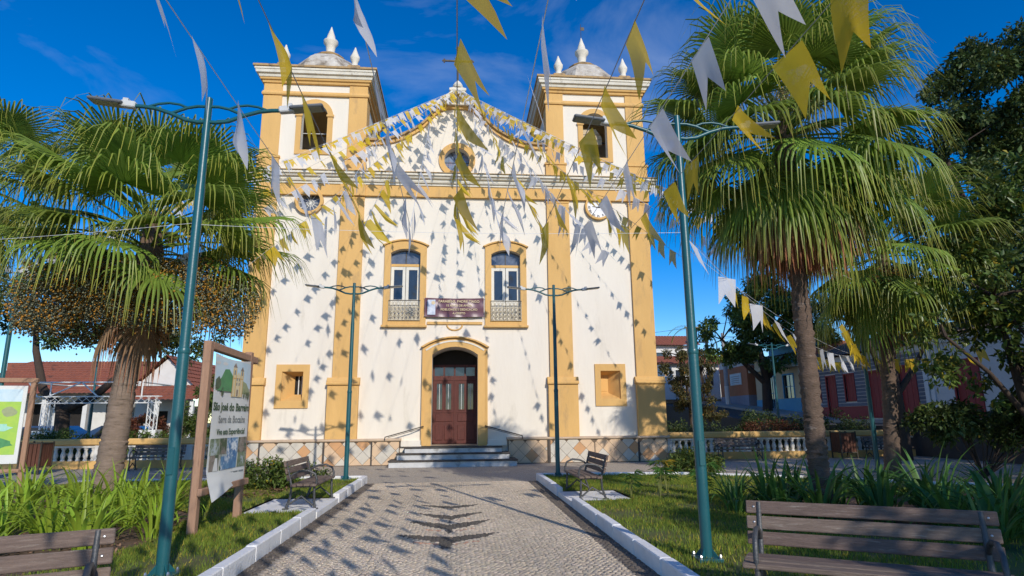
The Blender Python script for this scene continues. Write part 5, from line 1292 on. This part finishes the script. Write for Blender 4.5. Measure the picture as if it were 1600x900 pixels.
# low string tied between the right-hand lamps and across the street trees
bunting('low mixed pennant string tied to the lamp under the small palm', sagline((8.0, -11.5, 3.5), (11.35, -7.3, 3.2), .12, 10)+sagline((11.35, -7.3, 3.2), (16.0, -6.5, 3.6), .2, 8)[1:], 'y', .55, 140, group='low pennant strings among the right palms')
bunting('low white pennant string crossing in front of the right trees', sagline((2.77, -16.78, 3.7), (11.35, -7.3, 3.3), .55, 16), 'w', 1.1, 141, group='low pennant strings among the right palms')
bunting('low yellow pennant string leaving the right lamp toward the far trees', sagline((2.77, -16.78, 3.75), (14.5, -1.5, 3.6), .5, 18), 'y', 1.3, 142, start=2.0, group='low pennant strings among the right palms')
# support cords between the front lamps
for lb, A, B_, sg_ in (('thin cord tied across the path between the two front lamp posts', (-2.76, -16.83, 3.72), (2.77, -16.78, 3.74), .05), ('thin cord running left from the front left lamp post', (-2.76, -16.83, 3.74), (-12, -14.5, 4.0), .15), ('thin cord running right from the front right lamp post to the small palm lamp', (2.77, -16.78, 3.55), (11.35, -7.3, 3.2), .25)):
    pp = sagline(A, B_, sg_, 12); r0 = pp[0]; o = MB().tube([p-r0 for p in pp], .0022, 5).build('support_cord', K['cordw'], None, loc=r0); tag(o, lb, 'cord')
# ------------------------------------------------------------------ houses
K['wall_white'] = material('white_wall', (.74, .72, .68), (.64, .62, .58), 1.5, .85, c3=(.45, .42, .38), s3=1.2, t3=(.6, .78))
K['wall_orange'] = material('salmon_wall', (.50, .20, .10), (.42, .17, .09), 1.5, .85)
K['wall_blue'] = material('sky_blue_wall', (.16, .42, .62), (.13, .36, .54), 1.5, .85)
K['wall_cream'] = material('cream_wall', (.66, .54, .36), (.56, .46, .31), 1.5, .85)
K['board_grey'] = material('grey_board', (.20, .21, .25), (.15, .16, .19), 3, .8, rnd=.12)
K['red_paint'] = material('red_joinery', (.36, .045, .04), (.28, .04, .035), 4, .6)
K['bluegrey'] = material('blue_grey_dado', (.30, .31, .38), (.25, .26, .32), 2, .85)
K['concrete'] = material('pale_concrete', (.55, .54, .52), (.42, .41, .40), 3, .9)
K['wood_grey'] = material('grey_timber', (.30, .25, .20), (.20, .17, .14), 5, .9, stretch=(5, 5, .6))
def roof_sheet(p0, p1, p2, p3, cols, rows, mat):   # eave p0->p1, ridge p3->p2: pan tiles in relief
    p0, p1, p2, p3 = map(Vector, (p0, p1, p2, p3)); V = []; F = []
    nrm = (p1-p0).cross(p3-p0).normalized(); nrm = -nrm if nrm.z < 0 else nrm; nu = cols*4
    for j in range(rows):
        for e in (0, 1):
            for i in range(nu+1):
                u = i/nu; v = (j+e)/rows
                P_ = p0.lerp(p1, u).lerp(p3.lerp(p2, u), v)
                V.append(tuple(P_+nrm*(.05*abs(math.sin(math.pi*i/4))+(.05 if e == 0 else .0))))
    for j in range(2*rows-1):
        for i in range(nu):
            a = j*(nu+1)+i; F.append((a, a+1, a+nu+2, a+nu+1))
    mb = MB(); mb.add(V, F); return mb.mesh('roof', mat)
def house_x(label, X, y0, y1, z0, z1, wall, doors, roofz, depth=7, dado=None, dadoh=.6, planks=None, corner=True, cat='house'):
    # terrace house facing -X, front at X
    h = empty('house', (X, y0, z0)); tag(h, label, cat, 'terrace houses along the right street'); W = y1-y0; H_ = z1-z0
    holes = [[(a, b), (c, b), (c, d), (a, d)] for a, c, b, d, *_ in doors]
    mb = MB(); mb.M = Matrix.Rotation(R(90), 4, 'Z') @ Matrix.Scale(-1, 4, (0, 1, 0))
    # plate in local XZ -> run along +Y, thickness along +X
    mb = MB(); tmp = MB().plate([(0, -1.5), (W, -1.5), (W, H_), (0, H_)], holes, 0, .25)
    mb.add([(y, x, z) for x, y, z in tmp.v], [f[::-1] for f in tmp.f]); wl = mb.build('wall', K[wall], h)
    MB().box(.25, depth, 0.0, .2, -1.5, H_).build('side_wall', K[wall], h); MB().box(.25, depth, W-.2, W, -1.5, H_).build('side_wall', K[wall], h)
    if planks:
        z = planks[0]
        while z < planks[1]:
            segs = [(0.02, W-.02)]
            for a, c, b, d, *_ in doors:
                if b-.05 < z+.1 and d+.05 > z:
                    ns = []
                    for s0, s1 in segs:
                        if c+.1 < s0 or a-.1 > s1: ns.append((s0, s1)); continue
                        if a-.1 > s0: ns.append((s0, a-.1))
                        if c+.1 < s1: ns.append((c+.1, s1))
                    segs = ns
            for s0, s1 in segs:
                if s1-s0 > .1: MB().box(-.03, 0, s0, s1, z, z+.17).build('plank', K['board_grey'], wl)
            z += .205
    for a, c, b, d, kind, fm in doors:
        fr = MB(); t2 = MB().plate([(a-.09, b-.0), (c+.09, b-.0), (c+.09, d+.09), (a-.09, d+.09)], [[(a, b+.001), (c, b+.001), (c, d), (a, d)]], -.06, .05)
        fr.add([(y, x, z) for x, y, z in t2.v], [f[::-1] for f in t2.f]); f_ = fr.build('door_frame' if b < .3 else 'window_frame', K[fm], h)
        if kind == 'glass':
            MB().box(.10, .12, a, c, b, d).build('pane', K['glass'], f_); MB().box(.07, .10, (a+c)/2-.02, (a+c)/2+.02, b, d).build('glazing_bar', K[fm], f_); MB().box(.07, .10, a, c, (b+d)/2-.02, (b+d)/2+.02).build('glazing_bar', K[fm], f_)
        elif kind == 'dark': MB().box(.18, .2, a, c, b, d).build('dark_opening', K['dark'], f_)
        else:
            n = 3; w = (c-a)/n
            for q in range(n): MB().box(.05, .09, a+q*w+.01, a+(q+1)*w-.01, b, d, .004).build('door_board', K[kind], f_)
    if dado: MB().box(-.05, 0, 0, W, -1.4, dadoh).build('dado', K[dado], h) if not planks else [MB().box(-.05, 0, s0, s1, -1.4, dadoh).build('dado', K[dado], h) for s0, s1 in gaps(doors, W)]
    if corner:
        for y in (0.0, W-.28): MB().box(-.07, 0, y, y+.28, -1.0, H_).build('corner_pilaster', K['white_paint'], h)
        MB().box(-.10, 0, 0, W, H_-.32, H_).build('eave_band', K['white_paint'], h)
    rz = roofz-z0
    me = roof_sheet((-.45, -.1, H_-.02), (-.45, W+.1, H_-.02), (depth*.5, W+.1, rz), (depth*.5, -.1, rz), int(W/.28), 9, K['rooftile_old']); obj('roof', me, h)
    MB().prism([(depth*.5, -.1, rz-.02), (depth+.3, -.1, H_), (.0, -.1, H_-.05)], (0, W+.2, 0)).build('roof_back', K['rooftile'], h)
    return h
def gaps(doors, W):
    segs = [(0, W)]
    for a, c, b, d, *_ in doors:
        if b < .3:
            ns = []
            for s0, s1 in segs:
                if c+.1 < s0 or a-.1 > s1: ns.append((s0, s1)); continue
                if a-.1 > s0: ns.append((s0, a-.1))
                if c+.1 < s1: ns.append((c+.1, s1))
            segs = ns
    return segs
K['rooftile_old'] = material('weathered_clay_tile', (.20, .14, .11), (.13, .10, .085), 3, .9, c3=(.07, .06, .055), s3=2)
house_x('grey boarded house with dark red doors behind the right trees', 23.9, 6.1, 17.4, 1.45, 5.2, 'wall_white',
        [(.9, 2.1, .02, 2.7, 'red_paint', 'red_paint'), (3.6, 4.7, .02, 2.6, 'red_paint', 'red_paint'), (6.0, 6.9, 1.0, 2.6, 'red_paint', 'red_paint'), (7.9, 8.8, .02, 2.6, 'red_paint', 'red_paint'), (9.6, 10.5, 1.0, 2.6, 'red_paint', 'red_paint')],
        6.6, planks=(.72, 3.35), dado='red_paint', dadoh=.7)
house_x('white boarded house with tall red doors at the right edge', 23.9, -6, 6.0, 1.40, 5.4, 'wall_white', [(9.0, 10.4, .02, 2.7, 'red_paint', 'red_paint'), (5.6, 6.8, .02, 2.7, 'red_paint', 'red_paint'), (2.0, 3.2, .02, 2.7, 'red_paint', 'red_paint')], 6.8)
hb = house_x('cream house with a sky blue lower wall beyond the grey house', 24.4, 19.0, 25.6, 2.1, 6.0, 'wall_cream', [(3.6, 4.6, .02, 2.5, 'glass', 'wall_blue'), (.8, 2.2, .8, 2.5, 'glass', 'wall_blue')], 7.0, dado=None, corner=False)
for s0, s1 in gaps([(3.6, 4.6, .02, 2.5)], 6.6): MB().box(-.05, 0, s0, s1, -1.2, .8 if s0 > 0 else .78).build('dado', K['wall_blue'], hb)
MB().box(-.5, .0, -.1, 6.7, 3.0, 3.25).build('canopy', K['wall_cream'], hb); MB().box(-.02, 4, .5, 4.0, 3.3, 5.6).build('upper_wall', K['wall_blue'], hb)
ho = empty('house', (24.0, 26.2, 2.5)); tag(ho, 'low salmon house end with a white wall sign', 'house')
MB().box(0, 5, 0, 5.4, .85, 3.3).build('wall', K['wall_orange'], ho); MB().box(-.02, 5, -.02, 5.42, -1, .85).build('dado', K['bluegrey'], ho)
MB().box(-.0, 5, .0, 5.4, 3.3, 4.0).build('parapet', K['wall_white'], ho)
sw = MB().box(-.06, -.02, 1.0, 3.2, 1.75, 2.75, .01).build('wall_sign', K['wall_white'], ho); MB().box(-.075, -.061, 1.1, 3.1, 1.83, 2.67).build('sign_panel', K['print_sky'], sw)
for z in (1.95, 2.12, 2.29, 2.46): MB().box(-.082, -.076, 1.3, 2.9, z, z+.05).build('sign_line', K['print_grey'], sw)
obj('roof', roof_sheet((-.3, 0, 4.0), (-.3, 5.6, 4.0), (3, 5.6, 5.2), (3, 0, 5.2), 20, 8, K['rooftile']), ho)
# houses higher up the slope
def hill_house(label, x0, x1, y, z0, z1, rz, wall, win):
    h = empty('house', (x0, y, z0)); tag(h, label, 'house'); W = x1-x0; H_ = z1-z0
    holes = [[(a, b), (a+w, b), (a+w, b+q), (a, b+q)] for a, b, w, q in win]
    MB().plate([(0, -4), (W, -4), (W, H_), (0, H_)], holes, 0, .25).build('wall', K[wall], h); MB().box(0, .25, .25, 6, -4, H_).build('side_wall', K[wall], h); MB().box(W-.25, W, .25, 6, -4, H_).build('side_wall', K[wall], h)
    for a, b, w, q in win:
        f = MB(); f.plate([(a-.07, b-.07), (a+w+.07, b-.07), (a+w+.07, b+q+.07), (a-.07, b+q+.07)], [[(a, b), (a+w, b), (a+w, b+q), (a, b+q)]], -.04, 0); f_ = f.build('window', K['white_paint'], h)
        MB().box(a, a+w, .12, .14, b, b+q).build('pane', K['glass'], f_)
    obj('roof', roof_sheet((-.5, -.6, H_-.1), (W+.5, -.6, H_-.1), (W+.5, 3, rz-z0), (-.5, 3, rz-z0), int(W/.3), 8, K['rooftile']), h)
    obj('roof_back', roof_sheet((W+.5, 6.6, H_-.1), (-.5, 6.6, H_-.1), (-.5, 3, rz-z0), (W+.5, 3, rz-z0), int(W/.3), 4, K['rooftile']), h)
hill_house('red roofed house high up beside the church corner', 16, 26.0, 42, 6.5, 9.3, 10.7, 'wall_white', [(3, .8, 1.0, 1.2), (5.5, .8, 1.0, 1.2), (8, .8, 1, 1.2)])
hill_house('white house with dark windows above the salmon wall', 19.5, 25.0, 34, 3.5, 6.6, 7.6, 'wall_white', [(1.2, 1.0, .8, 1.5), (2.8, 1.0, .8, 1.5), (4.2, 1.0, .7, 1.5)])
hill_house('red roofed white house behind the salmon wall', 26.5, 34, 41, 4.5, 6.4, 8.3, 'wall_white', [(1.5, .5, .9, 1.0), (4, .5, .9, 1.0)])
sheet('hill', [(10, 32.9), (60, 32.9), (60, 120), (10, 120)], 3.2, K['earth'])
# utility poles
def pole(label, x, y, z, h, r_, mat, bars):
    t = empty('utility_pole', (x, y, z)); tag(t, label, 'utility pole')
    MB().lathe([(r_*1.3, 0), (r_, h)], 10).build('shaft', K[mat], t, 50)
    if r_ > .12: MB().lathe([(r_*1.34, 0), (r_*1.3, 1.6)], 10).build('painted_foot', K['white_paint'], t, 50)
    for zz, a, b in bars: MB().box(a, b, -.06, .06, zz, zz+.12).build('cross_bar', K['wood_grey'], t)
pole('pale concrete utility pole before the salmon wall', 23.2, 28.5, 2.6, 6.2, .15, 'concrete', [])
pole('timber utility pole with double cross bars', 21.9, 29.0, 2.6, 6.9, .13, 'wood_grey', [(6.7, -1.9, .2), (5.4, -1.9, .2)])
pole('thin timber utility pole left of the double cross bars', 20.2, 29.0, 2.6, 6.75, .09, 'wood_grey', [])

def wire(label, A, B_, sg_):
    pp = [Vector(A).lerp(Vector(B_), i/16)+Vector((0, 0, -4*sg_*(i/16)*(1-i/16))) for i in range(17)]
    tag(MB().tube([p-pp[0] for p in pp], .014, 4).build('power_line', K['black'], None, loc=pp[0]), label, 'power line')
wire('upper power line leaving the double cross bars to the right', (21.9, 29, 9.5), (25.6, -12, 9.2), .8); wire('lower power line leaving the double cross bars to the right', (21.2, 29, 8.2), (25.2, -12, 8.0), .9)
wire('power line running behind the church from the cross bars', (20.2, 29, 9.3), (-10, 36, 9.0), .9); wire('power line from the pale pole along the house fronts', (23.2, 28.5, 8.5), (23.3, 2, 6.6), .5)
# left: long red roof and white gable house
hl = empty('house', (-32, 22, 0)); tag(hl, 'long low house with a wide red tile roof behind the left palm', 'house')
MB().plate([(0, 0), (10.5, 0), (10.5, 3.8), (0, 3.8)], [[(a, .4), (a+w, .4), (a+w, 2.9), (a, 2.9)] for a, w in ((1.0, 1.4), (3.2, 1.0), (5.2, 1.5), (8.0, 1.2))], 0, .3).build('wall', K['wall_white'], hl)
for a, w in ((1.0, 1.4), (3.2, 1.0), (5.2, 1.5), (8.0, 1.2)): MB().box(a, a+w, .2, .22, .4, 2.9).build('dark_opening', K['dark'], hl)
for x in (-.2, 2.6, 4.7, 7.3, 10.2): MB().box(x, x+.28, -1.5, -1.22, 0, 3.6).build('porch_column', K['wall_white'], hl)
obj('roof', roof_sheet((-1, -2.2, 3.45), (11.2, -2.2, 3.45), (10.6, 3.2, 6.05), (.6, 3.2, 6.05), 40, 14, K['rooftile']), hl)
MB().prism([(-1, 3.2, 6.0), (-1, 8, 3.6), (-1, 3.2, 3.6)], (12, 0, 0)).build('roof_back', K['rooftile'], hl)
hg = empty('house', (-20.6, 19.5, 0)); tag(hg, 'white gabled house with red roofs beside the palm trunk', 'house')
MB().plate([(-.2, 0), (3.2, 0), (3.2, 4.1), (1.5, 5.75), (-.2, 4.1)], [[(1.0, .3), (1.8, .3), (1.8, 2.3), (1.0, 2.3)]], 0, .3).build('gable_wall', K['wall_white'], hg)
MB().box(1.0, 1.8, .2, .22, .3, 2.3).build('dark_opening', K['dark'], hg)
obj('roof', roof_sheet((-1.0, 9, 3.3), (-1.0, -.4, 3.3), (1.5, -.4, 5.95), (1.5, 9, 5.95), 20, 9, K['rooftile']), hg); obj('roof', roof_sheet((4.0, -.4, 3.3), (4.0, 9, 3.3), (1.5, 9, 5.95), (1.5, -.4, 5.95), 20, 9, K['rooftile']), hg)
obj('porch_roof', roof_sheet((-.4, -2.6, 2.9), (4.6, -2.6, 2.9), (4.2, -.1, 3.95), (-.2, -.1, 3.95), 16, 6, K['rooftile']), hg)
for x in (-.2, 2.0, 4.1): MB().box(x, x+.22, -2.4, -2.18, 0, 2.9).build('porch_column', K['white_paint'], hg)
MB().box(2.4, 4.2, -.1, -.02, .2, 2.6).build('side_wall', K['wall_cream'], hg)

# white stage truss
ts = empty('stage_truss', (-14.4, 3.0, 0)); tag(ts, 'white lattice stage frame behind the left balustrade', 'stage frame')
def lattice(a, b, s_, n, name):
    a = Vector(a); b = Vector(b); d = (b-a).normalized(); up = Vector((0, 0, 1)) if abs(d.z) < .5 else Vector((1, 0, 0)); sd = d.cross(up).normalized(); up = sd.cross(d)
    cs = [(sd*i+up*j)*s_*.5 for i, j in ((-1, -1), (1, -1), (1, 1), (-1, 1))]; mb = MB()
    for c in cs: mb.tube([a+c, b+c], .02, 5)
    for k in range(n):
        p = a.lerp(b, k/n); q = a.lerp(b, (k+1)/n)
        for e in range(4): mb.tube([p+cs[e], q+cs[(e+1) % 4]], .01, 4)
    mb.build(name, K['white_paint'], ts)
lattice((-1.75, 0, .1), (-1.75, 0, 2.5), .28, 8, 'column'); lattice((2.25, 0, .1), (2.25, 0, 2.5), .28, 8, 'column'); lattice((-2.3, 0, 2.5), (2.5, 0, 2.5), .26, 16, 'beam')
mb = MB()
for p, q in (((-2.6, 0, 3.2), (1.75, 0, 3.2)), ((-2.2, 0, 2.6), (-2.6, 0, 3.2)), ((-1.9, 0, 2.6), (-.6, 0, 3.2)), ((-.6, 0, 3.2), (.1, 0, 2.6)), ((.6, 0, 2.6), (1.75, 0, 3.2)), ((1.75, 0, 3.2), (1.75, 0, 2.6)), ((-2.6, 2.5, 3.2), (1.75, 2.5, 3.2)), ((-2.6, 0, 3.2), (-2.6, 2.5, 3.2)), ((1.75, 0, 3.2), (1.75, 2.5, 3.2)), ((-1.75, 0, 2.6), (-1.75, 0, 3.2))): mb.tube([p, q], .03, 6)
mb.build('roof_bars', K['white_paint'], ts)
for x in (-1.75, 2.25):
    bx = MB().box(x-.32, x+.32, -.3, .3, 0, 1.3, .01).build('ballast_box', K['white_paint'], ts)
    if x > 0:
        for k in range(4): MB().box(x-.15+.09*k, x-.10+.09*k, -.305, -.301, .98, 1.16).build('stencil_mark', K['black'], bx)

# parked cars
K['car_blue'] = material('blue_car_paint', (.018, .055, .15), (.015, .045, .13), 3, .25, spec=.6, coat=.6)
K['tyre'] = material('tyre', (.02, .02, .02), (.015, .015, .015), 5, .9)
def car(label, x, y, rz):
    t = empty('parked_car', (x, y, 0), rz); tag(t, label, 'car', 'blue cars parked behind the left balustrade')
    sideP = [(-2.0, .35), (2.0, .35), (2.05, .62), (1.9, .82), (1.05, .93), (.55, 1.40), (.2, 1.48), (-1.0, 1.46), (-1.5, 1.2), (-1.85, .95), (-2.02, .85)]
    MB().plate(sideP, [], -.80, .80).build('body', K['car_blue'], t)
    for s in (-1, 1):
        MB().plate([(-1.35, .96), (.92, .96), (.48, 1.34), (.15, 1.40), (-.95, 1.38)], [], s*.805-.006, s*.805+.006).build('side_window', K['glass'], t)
        for wx in (-1.25, 1.3):
            mb = MB(); mb.M = Matrix.Translation((wx, s*.72, .32)) @ Matrix.Rotation(R(90), 4, 'X'); mb.lathe([(.2, -.1), (.32, -.1), (.32, .1), (.2, .1)], 18); w_ = mb.build('wheel', K['tyre'], t, 40)
            mb = MB(); mb.M = Matrix.Translation((wx, s*.72, .32)) @ Matrix.Rotation(R(90), 4, 'X'); mb.lathe([(.19, -.105), (.19, .105)], 14); mb.build('rim', K['lamp_mount'], w_)
        MB().box(1.96, 2.04, s*.62-.15, s*.62+.15, .62, .76, .01).build('headlight', K['white_paint'], t)
    mb = MB(); mb.add([(1.06, -.7, .95), (1.06, .7, .95), (.58, .62, 1.40), (.58, -.62, 1.40)], [(0, 1, 2, 3)]); mb.v = [(a+.012, b, c+.012) for a, b, c in mb.v]; mb.build('windscreen', K['glass'], t)
car('blue parked car just right of the map board', -19.5, 8.5, R(170)); car('blue parked car behind the left palm trunk', -15.6, 8.5, R(8))
